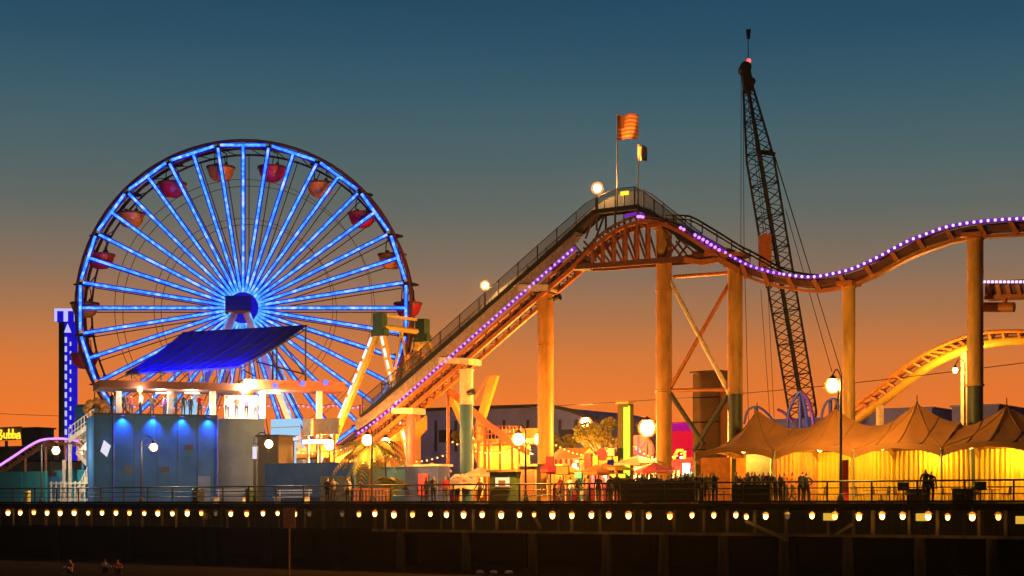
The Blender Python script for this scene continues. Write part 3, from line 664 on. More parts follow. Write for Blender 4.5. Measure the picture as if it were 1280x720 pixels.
# walkway with pink lights under the wheel
t=thing('light_garland',G(300,25),'string of pink lights on posts seen through the terrace','garland')
m=MB(); q=[G(125+i*6.2,25,507+1.5*math.sin(i*.9)) for i in range(54)]; m.path(q,.03,4); m.build('cable',M['iron'],t)
m=MB()
for p in q: m.ball(p-Vector((0,0,.1)),.12,6)
m.build('bulb',M['e_pinkdot'],t)['kind']='stuff'
for px in (130,210,290,370,450): m=MB(); m.tube(G(px,25),G(px,25,506),.06); m.build('post',M['iron'],t)
# blue booth and orange awning
t,a,b,z0,z1=gbox(506,548,583,7,1.3,(M['booth_blue'],M['white']),'blue_booth','blue ticket booth behind the pink column','booth')
m=MB(); p=G(529,6.9); m.box((p.x,p.y,DZ+1.25),(.8,.06,1.5),PA); m.build('poster',M['pink'],t)
ride_canopy(548,576,604,592,8,3,M['cream'],'ride_canopy','small cream awning lit orange beside the blue booth')
# orange barrier fence
m=MB()
for i in range(11):
    p=G(443+i*4.1,2.8); m.box((p.x,p.y,DZ+.5),(.09,.05,1.0),PA)
for h in (.12,.95): m.beam(G(441,2.8)+Vector((0,0,h)),G(488,2.8)+Vector((0,0,h)),.05,.08)
tag(m.build('barrier_fence',M['orange_steel'],None,G(464,2.8)),'low orange barrier fence in front of the palm','fence')
for px in (245,312):
    p=G(px,1.0); m=MB(); m.lathe([(0,0),(.27,0),(.3,.8),(.33,.82),(.33,.95),(.22,1.08),(0,1.08)],p,12); tag(m.build('litter_bin',M['green_dark'],None,p,True),('dark litter bin in front of the blue building' if px==245 else 'dark litter bin at the foot of the corner lamp post'),'bin')
for px,lab in ((288,'long pale bench against the blue building'),(365,'long pale bench against the low blue wall')):
    p=G(px,3.0 if px<300 else 6.5); m=MB()
    for h,y in ((.45,0),(.45,-.2),(.75,.25),(.95,.27)): m.box(p+Vector((0,0,h))+N*y,(3.2,.16,.05),PA)
    for s in (-1.4,1.4): m.box(p+D*s+Vector((0,0,.22)),(.08,.5,.44),PA); m.box(p+D*s+N*.26+Vector((0,0,.5)),(.06,.06,1.0),PA)
    tag(m.build('bench',M['white'],None,p),lab,'bench')

# ---------------------------------------------------------------- swinging ship ride
t=thing('swing_ship_ride',G(490,20),'yellow swinging ship ride with two tall A frames','ride')
SV=17
def aframe(apex,l1,l2,dv,ledon):
    A_=G(apex[0],SV,apex[1])+N*dv
    for k,(lx,ly) in enumerate((l1,l2)):
        b=G(lx,SV,ly)+N*dv; dr=(b-A_); b=A_+dr*((DZ-A_.z)/dr.z)
        m=MB(); m.beam(A_,b,.42,.42,N); lg=m.build('leg',M['yellow'],t)
        if ledon:
            m=MB(); n_=14; o_=-N*.25-D*(.2 if k==0 else -.1)
            for i in range(n_): m.beam(A_.lerp(b,(i+.12+.8)/ (n_+1))+o_,A_.lerp(b,(i+.85+.8)/(n_+1))+o_,.06,.2,N)
            m.build('light_tube',M['e_redwhite'],lg)
    m=MB(); m.box(A_+Vector((0,0,.25)),(.9,.7,1.5),PA); m.box(A_+Vector((0,0,-.5)),(1.3,.6,.5),PA); m.build('bearing_block',M['green_dark'],t)
    return A_
a1=aframe((475,408),(421,540),(497,505),0,True); a2=aframe((506,412),(470,540),(577,572),2.2,False)
m=MB(); m.tube(a1,a2,.22,.22,10); m.beam(a1+Vector((0,0,.9)),a2+Vector((0,0,.9)),.2,.2); m.build('axle',M['yellow'],t)
m=MB(); c=(a1+a2)/2+Vector((0,0,-9.0)); prof=[]
for i in range(17):
    f=(i/16-.5)*2; wd=.95*(1-abs(f)**2.2)+.05; x=f*2.5; zz=1.2*f*f
    prof.append((x,wd,zz))
vs=[];fs=[]
for x,wd,zz in prof:
    for (yy,hh) in ((-wd,1.1),(-wd*.8,.3),(0,0),(wd*.8,.3),(wd,1.1)): vs.append(c+D*x+N*yy+Vector((0,0,zz+hh)))
for i in range(16):
    for j in range(4): fs.append((i*5+j,(i+1)*5+j,(i+1)*5+j+1,i*5+j+1))
m.add(vs,fs); m.build('ship',M['orange'],t)
m=MB()
for s in (-1.6,1.6): m.tube((a1+a2)/2,c+D*s+Vector((0,0,.9)),.09)
m.build('swing_arm',M['yellow'],t)
m=MB(); q=G(512,SV,450)+N*1
for i in range(10): a=i*.628; m.ball(q+D*(.55*math.cos(a))+Vector((0,0,.55*math.sin(a))),.3,8)
m.ball(q-N*.25,.3,8,1); m.build('figurehead',[M['orange'],M['brown']],t,None,True)

# ---------------------------------------------------------------- main roller coaster
CV=11.0
def T(px,py,dv=0): return G(px,CV,py)+N*dv
t=thing('roller_coaster',G(760,CV),'tall roller coaster with lift hill, truss crest and violet lit track','roller coaster')
lift_led=pxcurve([(452,545),(470,533),(500,509),(563,454),(660,369),(727,311)],6)
walk=pxcurve([(458,522),(500,486),(600,399),(700,311),(748,267),(758,265.5),(803,260),(860,300),(886,317)],1)
rtop=[(458,500),(529,440.5),(600,378),(686,301.5),(743,252),(777,237.5),(803,235.5),(838,263),(872,290)]
track=pxcurve([(735,318),(745,306),(758,294),(782,279),(806,272),(832,276),(859,287),(892,305),(911,317),(937,332),(960,340),(979,344.5),(1017,349),(1047,345),(1072,338.5),(1104,324),(1136,306.7),(1168,294),(1193,286),(1228,280.5),(1276,277),(1330,276)],6)
lp=[T(a,b) for a,b in lift_led]
up=Vector((0,0,1))
for dv in (-.6,.6):
    m=MB(); m.path([p+N*dv for p in lp],.1,8); m.build('rail',M['orange_steel'],t)
m=MB()
for off,hh in ((-.38,.16),(-1.12,.26)):
    for dv in (-.6,.6): m.rib([p+N*dv+up*off for p in lp],N,.2,hh)
m.build('lift_chord',M['orange_steel'],t)
m=MB(); k=34
for i in range(k+1):
    f=i/k*(len(lp)-1); i0=int(min(f,len(lp)-2)); p=lp[i0].lerp(lp[i0+1],f-i0)
    for dv in (-.6,.6): m.beam(p+N*dv-up*.38,p+N*dv-up*1.12,.12,.1,N)
    m.beam(p-N*.6-up*.3,p+N*.6-up*.3,.12,.1); m.beam(p-N*.6-up*1.12,p+N*.6-up*1.12,.12,.1)
m.build('lift_lattice',M['rust_steel'],t)
m=MB(); m.rib([p-up*.72 for p in lp],N,.5,.3); m.build('chain_trough',M['steel_dark'],t)
# pale side plate and stair treads of the walkway
sidep=[T(a,b-12,-.62) for a,b in lift_led]
m=MB(); m.rib([p for p in sidep],N,.06,.62); m.build('side_plate',M['pale_step'],t)
m=MB()
for i in range(90):
    f=i/90*(len(sidep)-1); i0=int(f); p=sidep[i0].lerp(sidep[min(i0+1,len(sidep)-1)],f-i0); m.box(p-N*.05+up*.05,(.05,.06,.62),PA); m.box(p+N*.45+up*.45,(.3,.9,.05),PA)
m.build('stair_tread',M['pale_step'],t)['kind']='stuff'
wp=[T(a,b,-.6) for a,b in walk]
m=MB(); m.rib(wp,N,.14,.3); m.rib([p+N*1.1 for p in wp],N,.14,.3); m.build('walkway_stringer',M['steel_dark'],t)
m=MB(); m.rib([p+N*.55+up*.02 for p in wp],N,.95,.06); m.build('walkway',M['steel_dark'],t)
# guard fence with mesh infill
def inter(lst,x):
    for (a,b),(c,d) in zip(lst,lst[1:]):
        if a<=x<=c: return b+(d-b)*(x-a)/(c-a)
    return lst[-1][1]
xs=[460+i*(872-460)/34 for i in range(35)]
m=MB(); q=[];
for x in xs: q+= [T(x,inter(walk,x)-1,-.62),T(x,inter(rtop,x),-.62)]
m.add(q,[(2*i,2*i+2,2*i+3,2*i+1) for i in range(34)]); m.build('mesh_infill',M['mesh'],t)
m=MB(); q2=[]
for x in xs: q2+= [T(x,inter(walk,x)-1,.5),T(x,inter(rtop,x),.5)]
m.add(q2,[(2*i,2*i+2,2*i+3,2*i+1) for i in range(34)]); m.build('mesh_infill',M['mesh'],t)
m=MB(); m.path([T(x,inter(rtop,x),-.62) for x in xs],.03,5); m.path([T(x,inter(rtop,x),.5) for x in xs],.03,5)
for i,x in enumerate(xs):
    if i%2==0:
        for dv in (-.62,.5): m.tube(T(x,inter(walk,x),dv),T(x,inter(rtop,x)-1,dv),.045,.045,5)
m.build('guard_rail',M['steel_dark'],t)
# LEDs on the lift
def dots(pts,step,r,name,mt,off):
    acc=0; ps=[]
    for a,b in zip(pts,pts[1:]):
        L=(b-a).length; s=step-acc
        while s<L:
            ps.append(a.lerp(b,s/L)+off); s+=step
        acc=L-(s-step)
    if name=='light_dots':
        m=MB()
        for p in ps: m.ball(p,r*.6,8)
        m.build(name,mt,t)['kind']='stuff'
    else:
        for p in ps: m=MB(); m.ball(p,r*.6,8); m.build(name,mt,t,p)
dots(lp,.40,.16,'light_dots',M['e_purple'],-N*.78+up*.02)
m=MB(); m.rib([p-N*.71+up*.02 for p in lp],N,.05,.17); m.build('glow_strip',M['e_violet'],t)  # emissive backing imitates the violet glow around the dots
# crest and coasting track
tp_=[T(a,b) for a,b in track]
for dv in (-.6,.6):
    m=MB(); m.path([p+N*dv for p in tp_],.1,8); m.build('rail',M['rust_steel'],t)
crest=[i for i,(a,b) in enumerate(track) if a<905]; coast=[i for i,(a,b) in enumerate(track) if a>=905]
cst=[tp_[i] for i in coast]
m=MB(); m.rib([p-up*.34 for p in cst],N,1.1,.34); m.build('spine',M['rust_steel'],t)
m=MB(); m.rib([p-up*.72+N*.1 for p in cst],N,.5,.16); m.build('lower_flange',M['orange_steel'],t)
m=MB(); acc=0; last=None
for a,b in zip(cst,cst[1:]):
    if last is None or (a-last).length>1.55:
        last=a; d=(b-a).normalized(); m=MB(); m.beam(a-N*.68-up*.1,a-N*.62-up*.82+d*.38,.14,.26,N); m.beam(a+N*.62-up*.1,a+N*.62-up*.75,.12,.12,N)
        m.beam(a-N*.6-up*.15,a+N*.6-up*.15,.1,.1); m.build('bracket',M['orange_steel'],t,a)
m=MB(); hp=[T(a,b,.9) for a,b in pxcurve([(824,267),(845,267),(859,270),(888,287),(917,305),(933,313),(956,326),(979,336.5),(1017,342),(1047,338),(1104,317),(1168,287),(1228,273.5),(1276,270),(1330,269)],5)]
m.path(hp,.07,6); m.path([p-up*.25 for p in hp],.06,6)
for p in hp[::3]: m.tube(p,p-up*.7,.04,.04,5)
m.build('handrail',M['steel_dark'],t)
dots([tp_[i] for i in coast if track[i][0]<985],.40,.15,'light_dot',M['e_purple'],-N*.76+up*.05)
dots([tp_[i] for i in coast if track[i][0]>=978],.40,.15,'light_dot',M['e_lilac'],-N*.76+up*.05)
m=MB(); m.rib([p-N*.71+up*.05 for p in cst],N,.05,.2); m.build('glow_strip',M['e_violet'],t)  # glow of the dots laid along the track as an emissive strip
cr=[tp_[i] for i in crest]
m=MB()
for a,b in ((805,273),(808,273),(811,273.5),(858,287),(862,289),(876,296),(881,299),(886,301.5),(891,304.5),(896,308),(901,311),(906,314.5)): m=MB(); m.ball(T(a,b,-.78),.11,8); m.build('light_dot',M['e_purple'],t)
m=MB(); m.rib([T(a,b,-.5) for a,b in ((862,292),(880,301),(900,312),(908,318))],N,.06,.5); m.rib([T(a,b,-.5) for a,b in ((785,272),(800,268),(812,271))],N,.06,.2); m.build('glow_strip',M['e_violet'],t)  # violet light wash on the crest steel made as emissive strips
# crest: ladder track below the rails and truss
arch=pxcurve([(722,336),(735,322),(758,303),(782,287),(813,278),(840,284),(870,300),(905,324)],5)
for dv in (-.62,.62):
    m=MB(); m.rib([T(a,b,dv) for a,b in arch],N,.2,.24); m.build('arch_chord',M['orange_steel'],t)
m=MB()
ar=[T(a,b) for a,b in arch]
for i,p in enumerate(ar):
    m.beam(p-N*.62,p+N*.62,.1,.1)
    if i<len(ar)-1: m.beam(p-N*.62,ar[i+1]+N*.62,.06,.06)
    q=min(cr,key=lambda z:(z-p).length); m.beam(p-N*.62,q-N*.6,.1,.1,N)
m.build('arch_lattice',M['rust_steel'],t)
chord=[(729,334.5),(760,333),(816,328.5),(860,325),(884,321)]
for dv in (-.62,.62):
    m=MB(); m.rib([T(a,b,dv) for a,b in chord],N,.2,.36); m.build('truss_chord',M['rust_steel'],t)
vx=[747,760,774,788.5,803,817]
for x in vx:
    for dv in (-.62,.62): m=MB(); m.beam(T(x,inter(chord,x),dv),T(x,inter(arch,x),dv),.2,.16,N); m.build('truss_post',M['orange_steel'],t)
m=MB()
for x0,x1 in zip(vx,vx[1:]):
    m.beam(T(x0,inter(arch,x0)+2,-.62),T(x1,inter(chord,x1)-2,-.62),.1,.11,N); m.beam(T(x0,inter(arch,x0)+2,.62),T(x1,inter(chord,x1)-2,.62),.1,.11,N)
for (a,b) in (((840,300),(858,323)),((858,300),(840,323)),((858,303),(876,320)),((730,330),(747,312)),((748,300),(760,318)),((736,303),(750,320)),((750,268),(738,300)),((752,268),(752,290)),((775,264),(775,285)),((803,262),(803,275)),((830,281),(845,300)),((724,308),(740,325))):
    for dv in (-.62,.55): m.beam(T(*a,dv),T(*b,dv),.1,.11,N)
m.build('truss_diagonal',M['rust_steel'],t)
m=MB(); m.box(T(892,319,0),(2.4,1.3,.6),PA); m.build('platform',M['orange_steel'],t)
m=MB(); m.box(T(716,334,0),(2.6,1.3,.5),PA); m.build('landing',M['steel_dark'],t)
m=MB(); m.rib([T(a,b,-.7) for a,b in ((862,326),(885,330),(905,326),(930,340))],N,.16,.35); m.build('side_girder',M['orange_steel'],t)
# columns
def column(px,pt,wd,split,top,bot,dv=0,cap=None):
    p=G(px,CV)+N*dv; zt=G(px,CV,pt).z; r=wd/2/W(px,CV); zs=G(px,CV,split).z if split else None
    z0=zs if zs else DZ; fl=[z0+.07]; z=z0+2.4
    while z<zt-1.2: fl.append(z); z+=4.1
    fl.append(zt-.1); prof=[(.01,z0)]
    for k_,z in enumerate(fl):
        e=1.12 if k_ in (0,len(fl)-1) else 1.07; h=.06 if e>1.1 else .04
        prof+=[(r,z-h),(r*e,z-h),(r*e,z+h),(r,z+h)]
    prof.append((r,zt)); prof.append((.01,zt))
    m=MB(); m.lathe(prof,(p.x,p.y,0),22)
    c=m.build('support_column',M[top],t,None,True)
    if zs:
        m=MB(); m.tube((p.x,p.y,DZ),(p.x,p.y,zs-.02),r*.98,r*.98,20); m.tube((p.x,p.y,DZ),(p.x,p.y,DZ+.12),r*1.5,r*1.5,20); m.build('painted_base',M[bot],c,None,True)
    if cap:
        m=MB(); q=[G(a,CV,b)+N*dv for a,b in cap]; m.rib(q,N,1.5,.42); m.build('column_cap',M['cream'],c)
    else:
        m=MB(); m.box((p.x,p.y,zt+.1),(r*2.6,1.5,.24),PA); m.build('column_cap',M['orange_steel'],c)
    return c
column(513,518,12,None,'col_pink','col_pink',0,((497,514),(524,514)))
column(583,461,17,506,'cream','col_teal',0,((556,451),(594,452.5)))
column(682,367,20,None,'col_tan','col_tan',0,((656,361),(692,361)))
column(830,285,20,490,'col_tan','col_tan')
column(919,322,19,493,'col_tan','col_dark')
column(1061,357,16,None,'col_tan','col_dark')
column(1219,297,20,483,'col_tan','col_dark')
m=MB()
for a,b,r in (((842,346),(911,341),.12),((838,352),(912,492),.15),((914,350),(834,492),.13),((838,488),(912,487),.12),((838,492),(880,556),.15),((911,492),(868,562),.16)):
    m=MB(); m.tube(T(*a),T(*b),r,r,8); m.build('cross_brace',M['cream'] if a==(838,352) else (M['col_dark'] if a[1]==492 else M['orange_steel']),t)
for px,py in ((588,492),(695,374),(930,337)):
    p=T(px,py,-.3); m=MB(); m.tube(p,p+D*.5+up*.1,.16,.24,10); m.beam(p,p-D*.5,.05,.05); m.build('floodlight',M['iron'],t)
for px,py,pb,r,pw in ((752,237,266,.42,1500),(612,358,385,.34,1800)):
    p=T(px,py,-.55); m=MB(); m.tube(T(px,pb,-.55),p-up*r,.07); q=m.build('lamp_post',M['steel_dark'],t)
    m=MB(); m.ball(p,r,12); g=m.build('globe',M['frost'],q,None,True); m=MB(); m.ball(p,r*.6,10); m.build('bulb',M['e_lamp'],q)  # globe enlarged to carry the glare
    lamp_light('track_glow',p,pw,(1,.5,.13),.15,t)
m=MB(); m.box(T(787,243.5,-.65),(.6,.05,.25),PA); m.build('marker_light',M['e_yellowneon'],t)
# flags
def flag(px,py0,py1,w_,h_,label,stripes):
    p=T(px,py0,-.55); q=T(px,py1,-.55); t2=thing('flag',p,label,'flag')
    m=MB(); m.tube(p,q,.05,.035); m.ball(q+up*.06,.08,8); m.build('flagpole',M['cream'],t2)
    nx,nz=14,13; m=MB(); vs=[];fs=[]
    for i in range(nx+1):
        for j in range(nz+1):
            f=i/nx; x=f*w_; vs.append(q+D*x*.96+N*(.16*math.sin(f*7+j*.15)*f**.5)+Vector((0,0,-h_*j/nz-.18*f*f-.05*math.sin(f*6))))
    for i in range(nx):
        for j in range(nz):
            mi=(2 if (i<5 and j<7) else (0 if j%2==0 else 1)) if stripes else (0 if i<7 else 2)
            m.add([vs[i*(nz+1)+j],vs[(i+1)*(nz+1)+j],vs[(i+1)*(nz+1)+j+1],vs[i*(nz+1)+j+1]],[(0,1,2,3)],mi)
    m.build('cloth',[M['f0'],M['f1'],M['f2']] if stripes else [M['f1'],M['f1'],M['hubdark']],t2,None,True)
    L=lamp_light('flag_spot',T(px+6,237,-2.0),5000,(1,.4,.08),.1,t,'SPOT'); L.data.spot_size=R(16); L.data.spot_blend=.5
    tgt=q+D*w_/2-Vector((0,0,h_/2)); dr=(tgt-(Vector(L.location)+Vector(t['_w']))).to_track_quat('-Z','Y'); L.rotation_euler=dr.to_euler()
M['f0']=mat('red_cloth_orange_lit',(.7,.16,.03),.8,0,.1,2,0,(1,1,1),.4); M['f1']=mat('white_cloth_orange_lit',(.85,.5,.2),.8,0,.1,2,0,(1,1,1),.4); M['f2']=mat('blue_or_lit_cloth',(.4,.13,.04),.8,0,.1,2,0,(1,1,1),.4)  # orange lamp light mixed into the red, white and blue cloth colours
flag(777,260,146,1.55,1.6,'striped flag lit orange on the taller pole above the coaster crest',True)
flag(803,258,184,.6,.95,'small pale flag on the shorter pole above the coaster crest',False)

# spur track at the right border and its arm
t=thing('spur_track',G(1250,14,383),'short lit track section jutting from the right border beside the thick column','roller coaster')
CV2=12.2
def T2(px,py,dv=0): return G(px,CV2,py)+N*dv
q=[(1234,355),(1250,354),(1275,353),(1310,352)]
m=MB(); m.path([T2(a,b,-.5) for a,b in q],.1); m.path([T2(a,b,.5) for a,b in q],.1); m.rib([T2(a,b+9) for a,b in q],N,.9,.5); m.build('rail',M['rust_steel'],t)
m=MB(); m.rib([T2(a,b+18) for a,b in q],N,1.1,.22); m.build('lower_flange',M['orange_steel'],t)
for x in (1238,1250,1262,1275): m=MB(); m.beam(T2(x,357,-.5),T2(x+4,373,-.5),.14,.24,N); m.build('bracket',M['orange_steel'],t)
for i in range(14): m=MB(); m.box(T2(1235+i*5,354,-.66),(.14,.1,.14),PA); m.build('light_dot',M['e_lilac'],t)
m=MB(); m.tube(T2(1222,384,0),T2(1268,384,0),.28,.28,12); m.tube(T2(1256,384),T2(1256,374),.14); m.build('support_arm',M['orange_steel'],t)

# yellow arch coaster far right
t=thing('yellow_coaster',G(1180,28),'yellow lit coaster arch rising behind the tents at right','roller coaster')
YV=28
sp_=[G(a,YV,b) for a,b in pxcurve([(1040,548),(1080,518),(1111,495.5),(1139,473),(1167,454),(1194,441),(1209,435),(1232,429.5),(1276,425),(1340,428)],5)]
rl_=[G(a,YV,b) for a,b in pxcurve([(1030,540),(1072,509),(1100,487),(1125,466),(1153,447),(1170,438),(1200,425),(1232,417),(1276,415),(1340,418)],5)]
m=MB(); m.path(sp_,.32,10); m.build('spine',M['yellow'],t,None,True)
for dv in (-.6,.6): m=MB(); m.path([p+N*dv for p in rl_],.12,8); m.build('rail',M['orange'],t)
m=MB(); 
for a,b in list(zip(sp_,rl_))[::2]: m.beam(a,b+N*.6,.14,.14); m.beam(a,b-N*.6,.14,.14); m.beam(b-N*.6,b+N*.6,.1,.1)
m.build('tie',M['orange'],t)
for px,pt in ((1206,440),(1290,428),(1100,505)):
    m=MB(); p=G(px,YV); m.tube(p,G(px,YV,pt),.27,.27,14); m.build('support_column',M['cream'],t)
for px,py in ((1150,530),(1090,535)): lamp_light('coaster_glow',G(px,YV-3,py),0.1,(1,.55,.1),.2,t)

# blue looping ride
t=thing('looping_ride',G(1000,40),'blue and violet looping ride tracks behind the tents','ride')
def arc(l_,mt,r=.2): m=MB(); m.path([G(a,40,b) for a,b in pxcurve(l_,6)],r,8); m.path([G(a,40.9,b) for a,b in pxcurve(l_,6)],r*.6,8); m.build('track',mt,t)
arc([(984,535),(986,515),(992,500),(1000,490),(1004,497),(1008,520),(1010,535)],M['blue_tube'],.14); arc([(1001,489),(1010,500),(1015,518),(1017,535)],M['purple'],.14)
arc([(1026,535),(1028,515),(1034,502),(1044,499),(1048,508),(1047,530)],M['blue_tube'],.1); arc([(930,530),(935,513),(948,509),(962,520),(972,535)],M['blue_tube'],.1); arc([(972,512),(980,516),(992,528)],M['purple'],.12)
for px,py in ((1000,490),(1038,500),(945,510)): m=MB(); m.tube(G(px,40.4),G(px,40.4,py),.15); m.build('support',M['blue_tube'],t)
lamp_light('ride_glow',G(1000,38,520),50,(.15,.2,1),.3,t)
gbox(960,1100,524,46,8,(M['blue_roof'],M['blue_roof']),'blue_hall','long blue hall behind the tents, left of the yellow coaster','hall')
gbox(1085,1165,512,44,8,(M['blue_roof'],M['blue_roof']),'blue_hall','blue hall under the yellow coaster arch','hall')
gbox(1190,1248,508,44,8,(M['blue_roof'],M['greyblue']),'blue_hall','blue hall behind the rightmost thick column','hall')

# ---------------------------------------------------------------- crane
CY=150.0; t=thing('crawler_crane',(ray(1012,HZ,CY).x,CY,DZ),'tall dark lattice boom crane standing behind the coaster','crane')
def K(px,py,dy=0): return ray(px,py,CY)+Vector((0,dy,0))
b0=K(1009,548); b1=K(935.5,112); ax=(b1-b0).normalized(); sx=ax.cross(Vector((0,1,0))).normalized()
hw=1.28
def width(f): return hw*min(1,.25+f/.07*.75) if f<.07 else (hw if f<.80 else hw*(1-(f-.80)/.2*.62))
def chordpt(f,k): c_=b0.lerp(b1,f); a_=k*math.pi/2+.12; return c_+(sx*math.cos(a_)+Vector((0,1,0))*math.sin(a_))*width(f)
fs_=[i/30 for i in range(31)]
for k in range(4):
    m=MB(); m.path([chordpt(f,k) for f in fs_],.11 if k!=3 else .13,6); m.build('boom_chord',M['crane'],t)
m=MB(); nb=44
for i in range(nb):
    for k in range(4):
        f0=i/nb; f1=(i+1)/nb
        a=chordpt(f0,k); b=chordpt(f1,(k+1)%4)
        if i%2: a,b=chordpt(f0,(k+1)%4),chordpt(f1,k)
        m.tube(a,b,.05,.05,4)
        if i%4==0: m.tube(chordpt(f0,k),chordpt(f0,(k+1)%4),.05,.05,4)
m.build('boom_lacing',M['crane'],t)
m=MB(); hx=K(935,84); m.prism([K(926,84,-.5),K(936,81,-.5),K(942,112,-.5),K(930,115,-.5)],(0,1,0)); m.path([K(931,86,-.7),K(931,86,.7)],.55,16); m.path([K(938,104,-.7),K(938,104,.7)],.4,14); m.build('boom_head',M['crane'],t)
m=MB(); m.tube(K(935.5,84),K(935,38),.04); m.lathe([(.16,-.4),(.24,.45),(.2,.45),(.12,-.4)],K(935.5,43),10); m.build('wind_sock_mast',M['crane'],t)
m=MB(); m.ball(K(936,76),.22,10); m.build('beacon',M['e_red'],t)
m=MB()
for a,b,c_ in (((926.5,92),(926,300),(928,540)),((929,100),(930,300),(936,540))): m.path([K(*a),K(*b),K(*c_)],.035,4)
m.tube(K(931,112,-1),K(953,296,-1),.035,.035,4); m.tube(K(934,114,-1),K(956,296,-1),.035,.035,4); m.tube(K(951,362),K(963,530),.03,.03,4); m.tube(K(960,362),K(968,530),.03,.03,4)
for a,b in (((967,192),(1053,470)),((969,196),(1062,500)),((982,262),(1040,465))): m.tube(K(*a),K(*b),.04,.04,4)
m.build('rigging',M['crane'],t)
m=MB(); m.beam(K(951,190),K(969,193),.25,.35); m.build('boom_collar',M['crane'],t)
m=MB(); c_=K(954,316,-1); m.box(c_,(1.15,.7,2.9)); m.path([c_+Vector((0,-.45,1)),c_+Vector((0,.45,1))],.6,14); hk=m.build('hook_block',M['orange_steel'],t)
m=MB(); m.tube(K(957,338,-1),K(958,350,-1),.08); m.path([K(958,350,-1),K(955.5,355,-1),K(956.5,361,-1),K(960,360,-1),K(961,356,-1)],.12,6); m.build('hook',M['crane'],hk)
m=MB(); c_=K(1030,HZ,0); m.box((c_.x,CY,DZ+2.6),(7,3.2,2.6)); m.box((c_.x-3.6,CY-1,DZ+2.5),(1.4,1.4,2.4)); m.tube((c_.x,CY,DZ+1),(c_.x,CY,DZ+1.4),1.2,1.2,16); m.build('machinery_house',M['crane'],t)
for yy in (-2.2,2.2):
    m=MB(); pts=[]
    for i in range(20):
        a=2*math.pi*i/20; pts.append(Vector((c_.x+3.2*math.copysign(min(1,abs(math.cos(a))*1.3),math.cos(a)),CY+yy,DZ+.62+.55*math.sin(a))))
    m.rib(pts,(0,1,0),.9,.14,0,True); m.box((c_.x,CY+yy,DZ+.62),(5.6,.5,.7)); m.build('crawler_track',M['crane'],t)
m=MB(); m.tube(K(1040,545),K(1053,470),.12); m.tube(K(1066,545),K(1053,470),.12); m.build('gantry',M['crane'],t)

# ---------------------------------------------------------------- centre background
def poly_building(pxs,v,dep,mt,name,label,cat,z0=None):
    pts=[G(a,v,b) for a,b in pxs]; m=MB(); m.prism(pts,N*dep)
    return m
HV=45
t=thing('exhibition_hall',G(640,HV),'wide grey blue hall with rounded roof end behind the midway','hall')
m=poly_building([(526,632),(526,513),(600,510),(672,508),(694,509),(715,514),(735,521),(750,527),(762,532),(762,632)],HV,14,M['greyblue'],'','',''); m.build('wall',M['greyblue'],t)
m=MB(); m.rib([G(a,HV-.1,b) for a,b in ((520,513),(600,509.5),(672,507.5),(694,508.5),(715,513.5),(735,520.5),(750,526.5),(764,532))],N,.8,.3); m.build('eave',M['steel_dark'],t)
for x in (545,570,600,630,660,700,720,740):
    m=MB(); p=G(x,HV-.05,545); m.box(p,(.22,.2,3.0),PA); m.build('pilaster',M['steel_dark'],t)
for x in (557,585,615,645,710,730): m=MB(); m.box(G(x,HV-.08,545),(1.6,.08,1.2),PA); m.build('window',M['hubdark'],t)
# orange ride pavilion with slide
PV=15
t=thing('slide_pavilion',G(620,PV),'orange lit slide pavilion with yellow panels and railed upper deck','pavilion')
a=G(589,PV);b=G(650,PV);c=(a+b)/2; L=(b-a).length; zf=G(620,PV,551).z
m=MB(); m.box((c.x+N.x*2,c.y+N.y*2,zf),(L,4,.3),PA); m.box((c.x+N.x*2,c.y+N.y*2,DZ+.3),(L,4.2,.3),PA); m.build('floor',M['orange'],t)
for x in (590,598,612,626,641,650):
    m=MB(); p=G(x,PV-.05); m.box((p.x,p.y,(DZ+zf)/2),(.16,.2,zf-DZ),PA); m.build('post',M['rust'],t)
m=MB(); q=c+N*1.2; m.box((q.x,q.y,(DZ+zf)/2),(L,.1,zf-DZ-.6),PA); m.build('panel',M['canvas_wall'],t)
m=MB()
for h in (.5,1.05): m.tube(G(592,PV,551)+up*h,G(650,PV,551)+up*h,.04)
for i in range(14): p=G(592+i*4.5,PV,551); m.tube(p,p+up*1.1,.03)
m.box((c.x+N.x*3.9,c.y+N.y*3.9,zf+.55),(L,.06,1.0),PA)
m.build('railing',M['orange_steel'],t)
m=MB()
for dv in (0,1.0):
    m.rib([G(x,PV-1.5+dv,y) for x,y in ((556,484),(580,503),(606,527),(640,553),(662,566))],N,.12,.4)
m.rib([G(x,PV-1.0,y+2) for x,y in ((556,484),(580,503),(606,527),(640,553),(662,566))],N,.9,.08); m.build('slide',M['orange_steel'],t)
for x,y in ((560,488),(606,527)):
    m=MB(); m.tube(G(x,PV-1),G(x,PV-1,y),.12); m.build('slide_support',M['orange_steel'],t)
for px in (600,625,645): lamp_light('pavilion_glow',G(px,PV+.6,572),250,(1,.5,.1),.2,t)
p=G(605,22); t=thing('arm_ride',p,'slanted orange ride arm leaning up behind the slide pavilion','ride')
m=MB(); a=G(598,22,532); b=G(611,22,470); m.prism([a-D*.35,a+D*.25,b+D*.75,b],N*.4); m.build('arm',M['orange'],t)
m=MB(); m.tube(p,a,.35,.3,12); m.tube(G(592,21.8,500),b,.06); m.build('pedestal',M['orange_steel'],t)
lamp_light('arm_glow',G(600,20,545),600,(1,.45,.08),.2,t)
